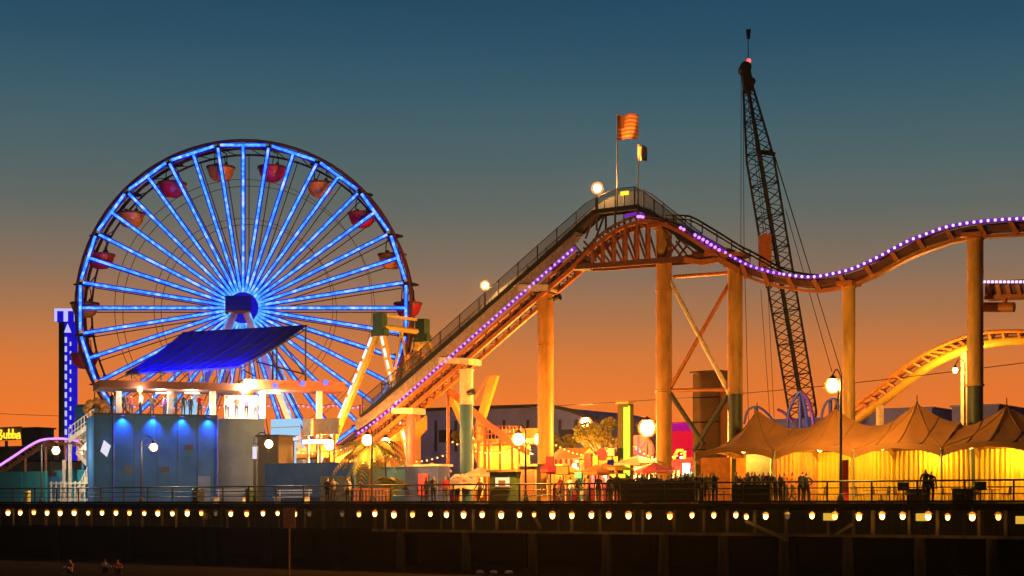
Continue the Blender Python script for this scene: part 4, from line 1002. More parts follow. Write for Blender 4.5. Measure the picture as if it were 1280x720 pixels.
# dark kiosk and cabinet on the deck edge
t,a,b,z0,z1=gbox(612,645,590,3.2,1.8,(M['green_dark'],M['brown']),'dark_kiosk','dark kiosk with a lit window left of the slim lamp post','kiosk')
m=MB(); p=(a+b)/2-N*.04; m.box((p.x,p.y,z1-.62),(1.05,.05,.55),PA); m.build('window',M['e_cream'],t)
m=MB(); m.box((p.x-N.x*.05,p.y-N.y*.05,z1-.7),(.5,.04,.35),PA); m.box((p.x-N.x*.1,p.y-N.y*.1,z1-.95),(1.3,.3,.06),PA); m.build('counter',M['brown'],t)
t,a,b,z0,z1=gbox(650,671,583,3.6,.45,(M['brown'],M['brown']),'vending_cabinet','tall brown cabinet behind the slim lamp post','cabinet')
m=MB(); p=(a+b)/2-N*.03; m.box((p.x,p.y,(z0+z1)/2+.15),(.85,.04,1.5),PA); m.build('door',M['rust_steel'],t)
m=MB(); p=G(571,3.0); m.path([p+Vector((0,0,.0))+D*.0,p+up*.02],.5,16); 
m=MB(); p=G(572.5,9.2,608); m.path([p-N*.12,p+N*.12],.62,18); m.path([p-N*.14,p-N*.12],.3,14); m.tube(G(572.5,9.2),p-up*.55,.08); tag(m.build('round_sign',M['iron'],None,G(572.5,9.2)),'dark round disc standing against the teal column base','sign')
# game booths
def booth(px0,px1,pt,v,mt_wall,mt_roof,label,glow=220,stripe=None):
    t,a,b,z0,z1=None,None,None,None,None
    a=G(px0,v); b=G(px1,v); L=(b-a).length; z1=G((px0+px1)/2,v,pt).z; c=(a+b)/2
    t=thing('game_booth',Vector((c.x,c.y,DZ)),label,'booth','game booths on the midway')
    dep=2.2; q=c+N*dep
    m=MB(); m.box((q.x,q.y,(DZ+z1)/2),(L,.1,z1-DZ),PA)
    for e in (a,b): m.box((e.x+N.x*dep/2,e.y+N.y*dep/2,(DZ+z1)/2),(.1,dep,z1-DZ),PA)
    m.build('wall',mt_wall,t)
    m=MB(); m.box((c.x,c.y,DZ+.5),(L,.5,1.0),PA); m.box((c.x,c.y,DZ+1.03),(L+.1,.6,.06),PA); m.build('counter',M['red'],t)
    m=MB(); m.prism([a-D*.2-N*.5+up*(z1-DZ),a-D*.2+N*dep+up*(z1-DZ),a-D*.2+N*dep*.5+up*(z1-DZ+.8)],D*(L+.4)); m.build('roof',mt_roof,t)
    m=MB(); n_=10
    for i in range(n_):
        e=a.lerp(b,(i+.5)/n_)-N*.5; m.box((e.x,e.y,z1-.18),(L/n_*.98,.04,.34),PA,i%2)
    m.build('valance',[M['red'],M['white']],t)
    m=MB()
    for i in range(14):
        e=a.lerp(b,random.random())+N*random.uniform(.9,2.0); m.ball((e.x,e.y,DZ+random.uniform(1.2,z1-DZ-.4)),random.uniform(.12,.24),8,random.randrange(4))
    m.build('prize',[M['pink'],M['turq'],M['yellow'],M['white']],t,None,True)['kind']='stuff'
    m=MB(); e=c+N*.8; m.box((e.x,e.y,z1-.15),(L*.7,.12,.1),PA); m.build('ceiling_tube',M['e_warm'],t)
    lamp_light('booth_glow',Vector((e.x,e.y,z1-.4)),glow,(1,.6,.22),.2,t)
    return t
booth(692,724,574,14,M['orange'],M['rust'],'red counter game booth right of the thick yellow column',350)
booth(738,771,585,13,M['pink'],M['orange'],'pink walled game booth below the tree',250)
booth(788,822,588,16,M['cream'],M['cream'],'cream game booth right of the green neon pylon',350)
booth(836,866,588,18,M['turq'],M['red'],'turquoise walled game booth below the red screen',300)
booth(560,586,606,14,M['yellow'],M['cream'],'yellow walled booth between the pink and teal columns',250)
# striped pole, discs, red screen
p=G(727,11); m=MB()
for i in range(9): m.tube(p+up*(i*.27),p+up*((i+1)*.27-.005),.12,.12,10,i%2)
m.ball(p+up*2.55,.17,10); tag(m.build('striped_pole',[M['white'],M['turq']],None,p),'white and turquoise striped pole beside the first game booth','pole')
t=thing('prize_wheel',G(800,20),'large pink round panel behind the bright lamp','ride'); c=G(799,20,564); m=MB(); m.path([c-N*.15,c+N*.15],1.15,28); m.build('disc',M['pink'],t)
m=MB()
for i in range(8): m.beam(c-N*.2,c-N*.2+D*1.1*math.cos(i*.785)+up*1.1*math.sin(i*.785),.04,.06,N)
m.path([c-N*.25,c-N*.15],.25,14); m.build('spoke',M['purple'],t)
m=MB(); m.tube(G(799,20.2),c,.12); m.build('post',M['cream'],t)
t=thing('round_sign',G(753,12),'small pink oval sign on a post below the tree','sign'); c=G(753,12,568); m=MB(); m.path([c-N*.08,c+N*.08],.42,18); m.build('disc',M['pink'],t); m=MB(); m.tube(G(753,12.1),c,.06); m.build('post',M['white'],t)
t=thing('red_screen',G(852,24),'tall glowing red screen between braced column and brown tower','screen')
m=MB(); a=G(840,24,572); b=G(868,24,527); c=(a+b)/2; L=(G(868,24)-G(840,24)).length; m.box((c.x,c.y,(a.z+b.z)/2),(L,.2,abs(a.z-b.z)),PA); m.build('panel',M['e_redscreen'],t)
m=MB(); m.box((c.x-N.x*.12,c.y-N.y*.12,max(a.z,b.z)-.35),(L,.05,.6),PA); m.build('top_band',M['e_magenta'],t)
m=MB(); q=[(843,592),(843,570),(847,563),(853,563),(856,568),(855,574)]; m.path([G(x,22,y) for x,y in q],.12,8); m.build('neon_hook',M['e_yellowneon'],t)
m=MB()
for i in range(5): m.box(G(852,21.9,572+i*4.2),(.24,.1,.16),PA)
m.build('light_dash',M['e_white'],t)
m=MB(); m.tube(G(845,24.2),G(845,24.2,575),.12); m.tube(G(863,24.2),G(863,24.2,575),.12); m.build('post',M['iron'],t)
# green neon pylon
t=thing('neon_pylon',G(782,10),'square pylon with a bright green neon tube','pylon')
a=G(782,10); z1=G(782,10,505).z; m=MB(); m.box((a.x,a.y,(DZ+z1)/2),(.78,.7,z1-DZ),PA); m.build('shaft',M['brown'],t)
m=MB(); p=G(783.5,9.55); m.tube((p.x,p.y,G(783,9.55,593).z),(p.x,p.y,z1-.25),.21,.21,10); m.build('neon_tube',M['e_green'],t)
m=MB(); q=a+D*.42-N*.3; m.box((q.x,q.y,(DZ+z1)/2),(.06,.14,z1-DZ-.3),PA); m.build('lit_edge_strip',M['e_green'],t)  # glowing strip stands in for light catching the pylon's edge
m=MB(); m.box((a.x,a.y,z1+.06),(.95,.9,.12),PA); m.build('cap',M['yellow'],t)
# brown tower between braced columns
t,a,b,z0,z1=gbox(866,899,466,14,2.6,(M['brown'],M['brown']),'brown_tower','tall brown box tower behind the crossed braces','tower')
m=MB(); q=b+N*1.25+D*.04; m.box((q.x,q.y,(DZ+z1)/2-.2),(.06,2.4,z1-DZ-.5),PA); m.build('side_board',M['rust'],t)
m=MB()
for z in (z1-1.6,z1-3.2,z1-5): m.box(((a.x+b.x)/2-N.x*.03,(a.y+b.y)/2-N.y*.03,z),((b-a).length,.05,.08),PA)
m.build('joint',M['bulkblack'],t)

# ---------------------------------------------------------------- tents
corners=[868,968,1067,1177,1297,1420]; TV=4.5; TD=6.2
def lbl_t(i): return ['tan peaked tent canopy beside the brown tower, leftmost of the row','tan peaked tent canopy, second from left, behind the tall lamp post','tan peaked tent canopy, third from left, right of the tall lamp post','tan peaked tent canopy at the right border'][i]
for i in range(4):
    a=G(corners[i],TV); b=G(corners[i+1],TV); L=(b-a).length; c=(a+b)/2+N*TD/2
    ze=DZ+2.95; zp=[CZ+(HZ-513)*c.y/F,CZ+(HZ-511)*c.y/F,CZ+(HZ-504)*c.y/F,CZ+(HZ-508)*c.y/F][i]
    t=thing('event_tent',Vector((c.x,c.y,DZ)),lbl_t(i),'tent','tan tents in a row on the right of the pier')
    m=MB(); n_=24; vs=[];fs=[]
    for ix in range(n_+1):
        for iy in range(n_+1):
            s_=ix/n_*2-1; q_=iy/n_*2-1
            mm_=max(abs(s_),abs(q_)); rad=min(1,math.hypot(s_,q_)); d_=mm_*.45+rad*.55
            rs=(1-abs(s_))**1.25
            if not (i==0 and s_<0): rs=.46+.54*rs
            h=max(0,1-abs(q_))**1.12*rs
            lift=.30*(1-min(1,(s_*s_ if abs(q_)>=abs(s_) else q_*q_)))*mm_**4
            z=ze+(zp-ze)*h+lift
            fold=.045*math.sin(9*math.atan2(q_,s_)+i)*min(1,rad*1.4)*(1-mm_**6); p=c+D*(s_*L/2)+N*(q_*TD/2); vs.append(Vector((p.x,p.y,z+fold+.02*random.uniform(-1,1))))
    for ix in range(n_):
        for iy in range(n_): fs.append((ix*(n_+1)+iy,(ix+1)*(n_+1)+iy,(ix+1)*(n_+1)+iy+1,ix*(n_+1)+iy+1))
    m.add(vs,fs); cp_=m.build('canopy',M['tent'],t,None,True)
    m=MB()
    for (i0,j0,i1,j1) in ((0,0,12,12),(24,0,12,12),(12,0,12,12),(6,0,6,24),(18,0,18,24),(0,24,12,12),(24,24,12,12)):
        st=max(abs(i1-i0),abs(j1-j0)); m.path([vs[round(i0+(i1-i0)*k/st)*(n_+1)+round(j0+(j1-j0)*k/st)]+up*.02 for k in range(st+1)],.03,5)
    m.build('seam',M['tent'],cp_)
    m=MB()
    ring=[vs[ix*(n_+1)] for ix in range(n_+1)]+[vs[n_*(n_+1)+iy] for iy in range(1,n_+1)]+[vs[ix*(n_+1)+n_] for ix in range(n_-1,-1,-1)]+[vs[iy] for iy in range(n_-1,0,-1)]
    low=[]
    for k_,p in enumerate(ring):
        s_=(k_%n_)/n_*2-1; low.append(p-up*(.50-.22*(1-s_*s_))+ (p-Vector((c.x,c.y,p.z))).normalized()*.03)
    kk=len(ring); m.add(ring+low,[(j,(j+1)%kk,kk+(j+1)%kk,kk+j) for j in range(kk)]); m.build('valance',M['tent'],t)
    for e in (a,b,b+N*TD,a+N*TD):
        m=MB(); m.tube((e.x,e.y,DZ),(e.x,e.y,ze),.06); m.tube((e.x,e.y,DZ),(e.x,e.y,DZ+.04),.2); m.build('pole',M['cream'],t)
    m=MB(); q=c; m.tube((q.x,q.y,zp-.1),(q.x,q.y,zp+.45),.03); m.ball((q.x,q.y,zp+.02),.08,8); m.build('finial',M['iron'],t)
    m=MB()
    for e,sg in ((a,-1),(b,1)):
        m.tube(e+up*(ze-DZ),e-N*1.6+up*.05,.018,.018,4)
        for f in range(5): m.box(e.lerp((a+b)/2,.02)+up*(ze-DZ-.1-f*.0),(.05,.05,.05),PA)
    m.build('guy_rope',M['iron'],t)
    # draped back wall
    m=MB(); vs=[];fs=[]; k_=60
    for j in range(k_+1):
        p=a.lerp(b,j/k_)+N*(TD-.1+.07*math.sin(j*1.9)); vs+=[Vector((p.x,p.y,DZ)),Vector((p.x,p.y,ze+.1))]
    fs=[(2*j,2*j+2,2*j+3,2*j+1) for j in range(k_)]; m.add(vs,fs)
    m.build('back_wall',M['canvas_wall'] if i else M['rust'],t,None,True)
    if i==0:
        m=MB(); p=G(895,TV+3); m.box((p.x,p.y,DZ+1.4),(2.0,.1,2.7),PA); p=G(930,TV+5); m.box((p.x,p.y,DZ+1.4),(1.0,.1,2.7),PA); m.build('partition',M['orange'],t)
        m=MB(); p=G(948,TV+4.5); m.box((p.x,p.y,DZ+1.5),(1.6,.1,2.9),PA); m.build('partition',M['white'],t)
    for fx,pw,dn in [((.3,50,3.4),(.8,380,4.4)),((.2,170,4.2),(.75,230,4.6)),((.55,300,5.2),(.1,40,3)),((.5,420,5.0),(.05,60,4)),][i]:
        p=a.lerp(b,fx)+N*dn; z=ze+.3; m=MB(); m.tube((p.x,p.y,z+.9),(p.x,p.y,z),.015,.015,4); m.ball((p.x,p.y,z-.1),.16,10,1); m.build('pendant_lamp',[M['iron'],M['e_edge']],t)
        lamp_light('tent_glow',Vector((p.x,p.y,z-.45)),pw*1.7,(1,.58,.05),.2,t)
m=MB(); p=G(1056,TV+2); m.box((p.x,p.y,DZ+1.25),(.45,.1,2.4),PA); m.box((p.x,p.y,DZ+.03),(.7,.5,.06),PA); tag(m.build('banner',M['e_redscreen'] if False else M['red'],None,p),'upright red banner just right of the tall lamp post','banner')
# tables and chairs in the tents
def table(p,label):
    t=thing('bistro_table',p,label,'table','tables in the tents'); m=MB(); m.lathe([(0,.74),(.45,.74),(.46,.72),(.44,.7),(0,.7)],p,16); m.build('tabletop',M['plastic'],t)
    m=MB(); m.tube(p+up*.03,p+up*.7,.04); m.lathe([(0,0),(.28,0),(.26,.03),(0,.05)],p,12); m.build('pedestal',M['iron'],t)
def chair_at(p,rz,label):
    t=local('metal_chair',label,'chair','chairs in the tents')
    m=MB(); m.box((0,0,.45),(.44,.42,.04)); m.build('seat',M['orange_steel'],t)
    m=MB(); m.path([(-.2,.2,.45),(-.2,.25,.9),(0,.27,.94),(.2,.25,.9),(.2,.2,.45)],.022,5)
    for x in (-.1,0,.1): m.tube((x,.21,.45),(x,.26,.92),.014,.014,4)
    m.build('backrest',M['iron'],t)
    for sx_ in (-1,1):
        for sy in (-1,1): m=MB(); m.tube((sx_*.2,sy*.18,.44),(sx_*.23,sy*.22,0),.018,.018,5); m.build('leg',M['iron'],t)
    t.location=p; t.rotation_euler=(0,0,rz); return t
spots=[(905,6.5),(985,6.8),(1012,6.2),(1090,6.6),(1112,6.4),(1140,6.8),(1200,6.4),(1240,6.9)]
for i,(px,v) in enumerate(spots):
    table(G(px,v),f'round cafe table in the tents, {nth(i+1)} table from the left')
ch0=None; k_=0
for i,(px,v) in enumerate(spots):
    for dx in (-.75,.75):
        k_+=1; p=G(px,v)+D*dx; lab=f'orange metal chair in the tents, {nth(k_)} chair from the left'
        if ch0 is None: ch0=chair_at(p,R(90),lab)
        else:
            o=clone(ch0); o.location=p; o.rotation_euler=(0,0,math.atan2(D.y,D.x)+(R(90) if dx<0 else R(-90))); o['label']=lab
for px,v,lab in ((1148,1.6,'dark planter box by the railing under the third tent'),(1205,1.6,'dark planter box by the railing near the right border')):
    p=G(px,v); m=MB(); m.box(p+up*.35,(1.1,.45,.7),PA); m.box(p+up*.72,(1.2,.55,.06),PA); tag(m.build('planter_box',M['iron'],None,p),lab,'planter')
for px,h,lab in ((1226,.75,'dark square notice board on the railing under the last tent'),(1129,.7,'dark square notice board on the railing under the third tent')):
    p=G(px,.35); m=MB(); m.box(p+up*.85,(.6,.05,.42),PA); m.box(p+up*.4,(.06,.06,.7),PA); tag(m.build('notice_board',M['iron'],None,p),lab,'sign')

def umbrella(px,v,h,r,mt,label):
    p=G(px,v); t=thing('market_umbrella',p,label,'umbrella','umbrellas on the midway')
    m=MB(); m.tube(p,p+up*(h+.5),.03); m.lathe([(0,0),(.3,0),(.28,.1),(0,.12)],p,10); m.build('pole',M['cream'],t)
    m=MB(); m.lathe([(.02,h+.45),(r*.5,h+.22),(r,h-.05),(r,h-.2),(r*.97,h-.08),(.02,h+.4)],p,8); m.build('fabric_roof',mt,t)
for a_ in ((684,8,2.2,1.3,'red','red market umbrella right beside the thick yellow column'),(707,9,2.1,1.2,'yellow','yellow market umbrella in front of the first game booth'),(745,8,2.0,1.2,'rust','rust coloured market umbrella left of the green neon pylon'),(767,9.5,2.3,1.3,'orange','orange market umbrella touching the green neon pylon'),(797,10,2.6,1.7,'cream','large cream market umbrella right of the green neon pylon'),(818,8,2.1,1.2,'pink','pink market umbrella left of the braced column'),(600,9,2.0,1.1,'cream','small cream market umbrella in front of the slide pavilion'),(540,11,2.4,1.4,'orange','orange market umbrella above the blue booth')):
    umbrella(*a_[:4],M[a_[4]],a_[5])
def signboard(px,py,v,w_,h_,mt,label):
    c=G(px,v,py); t=thing('signboard',G(px,v),label,'sign','small signs on the midway')
    m=MB(); m.box(c,(w_,.08,h_),PA); m.build('panel',mt,t); m=MB(); m.box(c+N*.045,(w_+.1,.06,h_+.1),PA); m.tube(G(px,v)+N*.1,c+N*.1,.05); m.build('post',M['iron'],t)
signboard(318.5,566,1.1,.36,.85,M['e_whitepanel'],'narrow lit white sign on the lamp post by the building corner')
for a_ in ((687,581,7.5,.5,1.0,M['red'],'narrow red sign right of the thick yellow column'),(703,588,7,.9,.5,M['rust'],'rust coloured sign low in front of the first booth'),(723,594,5.6,.5,.4,M['turq'],'turquoise sign under the striped pole'),(735,577,8,.5,.9,M['red'],'upright red sign between striped pole and tree'),(743,577,8.2,.5,.8,M['e_yellowneon'],'glowing yellow sign below the tree'),(764,565,9,.5,.5,M['white'],'small white sign just left of the green neon pylon'),(763,583,8.8,.4,.8,M['blue_or_lit_cloth'],'small blue sign just left of the green pylon base'),(812,585,9,1.0,.45,M['e_yellowneon'],'wide glowing yellow sign left of the braced column'),(772,595,7,1.1,.25,M['e_yellowneon'],'low glowing yellow strip sign at the green pylon base'),(858,586,9,.5,.7,M['e_white'],'glowing white sign below the red screen'),(395,552,12,2.6,.3,M['e_warm'],'long lit strip sign above the low blue wall'),(366,548,11.8,1.2,.35,M['e_whitepanel'],'pale lit strip added below the pale blue board')):  # last strip is an added glow for the bright area under the boards
    signboard(*a_)
def festoon(p0,p1,v,n_,mt,label,r=.06):
    a=G(p0[0],v,p0[1]); b=G(p1[0],v,p1[1]); t=thing('festoon',(a+b)/2,label,'garland')
    q=[a.lerp(b,i/n_)-up*(.7*math.sin(math.pi*i/n_)) for i in range(n_+1)]
    m=MB(); m.path(q,.02,4); m.build('cable',M['iron'],t)
    for p in q[1:-1]: m=MB(); m.ball(p-up*.1,r,8); m.build('bulb',mt,t,p)
festoon((690,552),(775,556),12,16,M['e_edge2'],'string of warm bulbs from the thick yellow column to the green pylon')
festoon((560,548),(655,556),12.6,16,M['e_edge2'],'string of warm bulbs in front of the slide pavilion')
festoon((790,556),(862,560),12,14,M['e_edge2'],'string of warm bulbs from the green pylon to the brown tower')
festoon((345,556),(450,552),12.5,18,M['e_edge2'],'string of warm bulbs above the low blue wall')
festoon((470,560),(560,566),12,14,M['e_edge2'],'string of warm bulbs above the blue booth')
# ---------------------------------------------------------------- wires
def wire(pts,label,r=.03):
    m=MB(); m.path([G(a,b_v,c_) for a,c_,b_v in pts],r,4); tag(m.build('power_line',M['iron'],None,G(pts[0][0],pts[0][2],pts[0][1])),label,'cable')
wire([(664+i*(1300-664)/20,(509-(i/20)*(509-451)+7*math.sin(math.pi*i/20)),20) for i in range(21)],'long thin power line sagging across the sky behind the coaster columns')
wire([(-20,516,30),(20,518,30),(74,520,30)],'thin cable crossing the sky at the left border')

# ---------------------------------------------------------------- plants
def foliage(mb,c,rad,n_,size,mi=2):
    for _ in range(n_):
        while True:
            p=Vector((random.uniform(-1,1),random.uniform(-1,1),random.uniform(-1,1)))
            if .25<p.length<1: break
        q=c+Vector((p.x*rad[0],p.y*rad[1],p.z*rad[2])); a=Vector((random.gauss(0,1),random.gauss(0,1),random.gauss(0,1))).normalized(); b=a.orthogonal().normalized(); s=size*random.uniform(.6,1.3)
        mb.add([q-a*s,q+b*s*.45,q+a*s,q-b*s*.45],[(0,1,2,3)],random.randrange(mi))
def tree(px,v,py_c,rpx,label,blobs=9,n_=170):
    p=G(px,v); c=G(px,v,py_c); s=W(px,v); t=thing('leafy_tree',p,label,'tree')
    m=MB(); top=Vector((p.x,p.y,c.z)); m.path([p,p.lerp(top,.4)+D*.1,top],.2,8,0,.08)
    cs=[]
    for i in range(blobs):
        a=random.uniform(0,6.28); rr=random.uniform(.35,.95)*rpx/s; q=c+Vector((math.cos(a)*rr,math.sin(a)*rr*.7,random.uniform(-.5,.6)*rpx/s)); cs.append(q); m.path([p.lerp(top,random.uniform(.5,.95)),q],.06,5,0,.02)
    m.build('trunk',M['bark'],t)
    m=MB()
    for q in cs: r=random.uniform(.35,.6)*rpx/s; foliage(m,q,(r,r,r*.8),n_,.16)
    m.build('crown',[M['leaf'],M['leaf_pale']],t)
tree(750,22,545,26,'leafy tree lit orange by lamps left of the green neon pylon',11)
tree(698,30,558,18,'small leafy tree behind the game booth right of the thick yellow column',7)
tree(585,24,548,16,'small tree behind the teal based column',7)
def palm(px,v,py_c,label,nf=30,ln=2.9):
    p=G(px,v); c=G(px,v,py_c); t=thing('palm_tree',p,label,'palm')
    m=MB(); k=9
    m.path([p.lerp(c,i/k)+D*.08*math.sin(i*.5) for i in range(k+1)],.22,9,0,.16); m.build('trunk',M['bark'],t)
    for i in range(nf):
        m=MB(); az=i*2.4; lift=random.uniform(-.35,.95); dr=Vector((math.cos(az),math.sin(az),0)); pts=[]
        L=ln*random.uniform(.8,1.1)
        for j in range(9):
            f=j/8; pts.append(c+dr*(L*f*math.cos(lift*.6))+up*(L*(lift*f-.95*f*f)))
        m.path(pts,.03,4,0,.008)
        for j in range(1,17):
            f=j/17; k0=int(f*8); q=pts[k0].lerp(pts[min(8,k0+1)],f*8-k0); tg=(pts[min(8,k0+1)]-pts[k0]).normalized(); sd=tg.cross(up).normalized(); ll=.75*math.sin(math.pi*min(.98,f*.85+.12))
            for sg in (-1,1):
                e=q+sd*sg*ll*.75+tg*ll*.45-up*ll*.35; wv=tg*.085
                m.add([q-wv,q+wv,e],[(0,1,2)])
        m.build('frond',M['leaf'] if i%3 else M['leaf_pale'],t)
palm(462,4.5,562,'bushy palm lit by two lamps at the foot of the lift hill')
palm(486,6.2,598,'low palm shrub right of the bushy palm',12,1.5)
# ---------------------------------------------------------------- beach sign
p=ray(361.5,HZ,92); gz=0
t=thing('beach_sign',(p.x,92,0),'orange rectangular sign on a thin post standing on the sand','sign')
m=MB(); m.tube((p.x,92.06,0),(p.x,92.06,CZ+(HZ-637)*92/F),.045,.045,8); m.build('post',M['rust'],t)
m=MB(); m.box((p.x,92,CZ+(HZ-647.5)*92/F),(15.5*92/F,.04,25*92/F)); m.build('panel',M['sgn'],t)

for a_,b_,hh,lab in ((776,868,1.25,'dark solid barrier panels behind the railing under the green neon pylon'),(914,962,1.0,'dark solid barrier panels behind the railing in front of the first tent')):
    p=G(a_,.6); q=G(b_,.6); m=MB(); L=(q-p).length; n_=int(L/1.9)
    for i in range(n_):
        e=p.lerp(q,(i+.5)/n_); m.box(e+up*(hh/2+.05),(L/n_-.06,.05,hh-random.uniform(0,.15)),PA); m.box(e+D*(L/n_/2)+up*hh/2,(.07,.08,hh),PA)
    tag(m.build('crowd_barrier',M['iron'],None,(p+q)/2),lab,'barrier')
# ---------------------------------------------------------------- people
SK=[mat('skin_a',(.45,.26,.18),.6),mat('skin_b',(.25,.13,.08),.6)]
CL={k:mat('cloth_'+k,c,.85) for k,c in dict(black=(.012,.012,.014),navy=(.02,.025,.06),grey=(.12,.12,.13),white=(.6,.58,.55),red=(.4,.03,.03),orange=(.6,.2,.04),brown=(.09,.05,.03),purple=(.25,.03,.3),green=(.04,.1,.04),denim=(.04,.06,.12)).items()}
HAIR=[mat('hair_dark',(.015,.01,.008),.6),mat('hair_brown',(.07,.035,.015),.6)]
SHOE=mat('shoe',(.015,.014,.013),.6)
POSES={
 'stand':dict(),
 'walk':dict(knee=((.09,.12,.5),(-.09,.02,.5)),ank=((.09,.3,.1),(-.09,-.22,.14)),elb=((.25,-.1,1.16),(-.25,.1,1.16)),wri=((.26,.05,.95),(-.26,.26,1.0))),
 'lean':dict(neck=(0,.2,1.42),head=(0,.25,1.57),chest=(0,.12,1.25),sh=((.18,.17,1.35),(-.18,.17,1.35)),elb=((.24,.32,1.14),(-.24,.32,1.14)),wri=((.1,.5,1.12),(-.1,.5,1.12))),
 'phone':dict(elb=((.25,.0,1.16),(-.25,.1,1.17)),wri=((.12,.28,1.35),(-.22,.25,1.05))),
 'hip':dict(elb=((.36,-.06,1.2),(-.25,0,1.15)),wri=((.2,.05,1.0),(-.26,.05,.9))),
 'photo':dict(elb=((.27,.2,1.3),(-.27,.2,1.3)),wri=((.1,.36,1.58),(-.1,.36,1.58))),
 'sit':dict(pel=(0,0,.14),chest=(0,-.04,.48),neck=(0,-.02,.66),head=(0,.02,.81),sh=((.18,-.02,.6),(-.18,-.02,.6)),elb=((.26,.12,.4),(-.26,.12,.4)),wri=((.14,.34,.42),(-.14,.34,.42)),hip=((.1,.02,.13),(-.1,.02,.13)),knee=((.14,.42,.48),(-.14,.42,.48)),ank=((.12,.6,.08),(-.12,.6,.08))),
}
def person(loc,rz,pose,shirt,legs,hair,label,h=1.0,skin=0,group=None):
    P=dict(pel=(0,0,.95),chest=(0,0,1.26),neck=(0,0,1.47),head=(0,.02,1.62),sh=((.18,0,1.41),(-.18,0,1.41)),elb=((.25,-.02,1.15),(-.25,-.02,1.15)),wri=((.26,.06,.9),(-.26,.06,.9)),hip=((.1,0,.9),(-.1,0,.9)),knee=((.1,.02,.5),(-.1,.02,.5)),ank=((.1,-.02,.09),(-.1,-.02,.09)))
    P.update(POSES[pose])
    V=[];E=[];Rr=[];part=[]
    def jv(p,r): V.append(Vector(p)); Rr.append(r); return len(V)-1
    def ed(a,b,k): E.append((a,b)); part.append(k)
    pel=jv(P['pel'],(.145,.11)); ch=jv(P['chest'],(.155,.115)); nb_=jv(Vector(P['neck'])-Vector((0,0,.04)),(.075,.065)); nk=jv(Vector(P['neck']).lerp(Vector(P['head']),.35),(.052,.055)); hd=jv(P['head'],(.078,.095)); ht=jv(Vector(P['head'])+Vector((0,-.005,.09)),(.066,.08))
    ed(pel,ch,1); ed(ch,nb_,1); ed(nb_,nk,0); ed(nk,hd,0); ed(hd,ht,0)
    ns=jv(Vector(P['head'])+Vector((0,.115,-.01)),(.014,.016)); ed(hd,ns,0)
    for k in (0,1):
        s=jv(P['sh'][k],(.062,.062)); e=jv(P['elb'][k],(.046,.046)); w_=jv(P['wri'][k],(.032,.028)); d=(Vector(P['wri'][k])-Vector(P['elb'][k])).normalized()
        hn=jv(Vector(P['wri'][k])+d*.08,(.04,.022)); ed(ch if False else nb_,s,1); ed(s,e,1); ed(e,w_,1); ed(w_,hn,0)
        sd=d.cross(Vector((0,1,.3))).normalized()
        for q,(of,ll) in enumerate(((-.03,.07),(-.01,.085),(.01,.08),(.03,.06))): f_=jv(Vector(P['wri'][k])+d*(.08+ll)+sd*of+Vector((0,.015,0)),(.011,.011)); ed(hn,f_,0)
        th=jv(Vector(P['wri'][k])+d*.09+Vector((0,.05,0)),(.012,.012)); ed(w_,th,0)
        hp=jv(P['hip'][k],(.1,.1)); kn=jv(P['knee'][k],(.066,.066)); an=jv(P['ank'][k],(.045,.045)); to=jv(Vector(P['ank'][k])+Vector((.02*(1 if k==0 else -1),.16,-.045)),(.042,.03))
        hl=None
        ed(pel,hp,2); ed(hp,kn,2); ed(kn,an,2); ed(an,to,3)
    me=bpy.data.meshes.new('person_cage'); me.from_pydata([tuple(v*h) for v in V],E,[]); ob=bpy.data.objects.new('person_cage',me); C.objects.link(ob)
    sk=ob.modifiers.new('skin','SKIN'); 
    lay=me.skin_vertices[0].data
    for i,r in enumerate(Rr): lay[i].radius=(r[0]*h,r[1]*h); lay[i].use_root=(i==0)
    ss=ob.modifiers.new('sub','SUBSURF'); ss.levels=1; ss.render_levels=1
    bpy.context.view_layer.update(); dg=bpy.context.evaluated_depsgraph_get()
    m2=bpy.data.meshes.new_from_object(ob.evaluated_get(dg)); bpy.data.objects.remove(ob); bpy.data.meshes.remove(me)
    m2.name='person'; m2.materials.clear()
    for mm_ in (SK[skin],CL[shirt],CL[legs],SHOE,HAIR[hair]): m2.materials.append(mm_)
    hc=Vector(P['head'])*h
    for f in m2.polygons:
        c=f.center; best=(9,0)
        for (a,b),k in zip(E,part):
            A_=V[a]*h; B_=V[b]*h; ab=B_-A_; tt=max(0,min(1,(c-A_).dot(ab)/max(1e-9,ab.length_squared))); dd=(c-(A_+ab*tt)).length
            if dd<best[0]: best=(dd,k)
        k=best[1]
        if k==0 and (c-hc).length<.2*h and (c.z>hc.z+.06*h or (c.y<hc.y-.015*h and c.z>hc.z-.06*h)): k=4
        f.material_index=k; f.use_smooth=True
    o=bpy.data.objects.new('person',m2); C.objects.link(o); zmin=min(v.co.z for v in m2.vertices)
    o.location=(loc[0],loc[1],loc[2]-zmin); o.rotation_euler=(0,0,rz)
    return tag(o,label,'person',group)
back=math.atan2(N.y,N.x)-R(90)   # facing inland
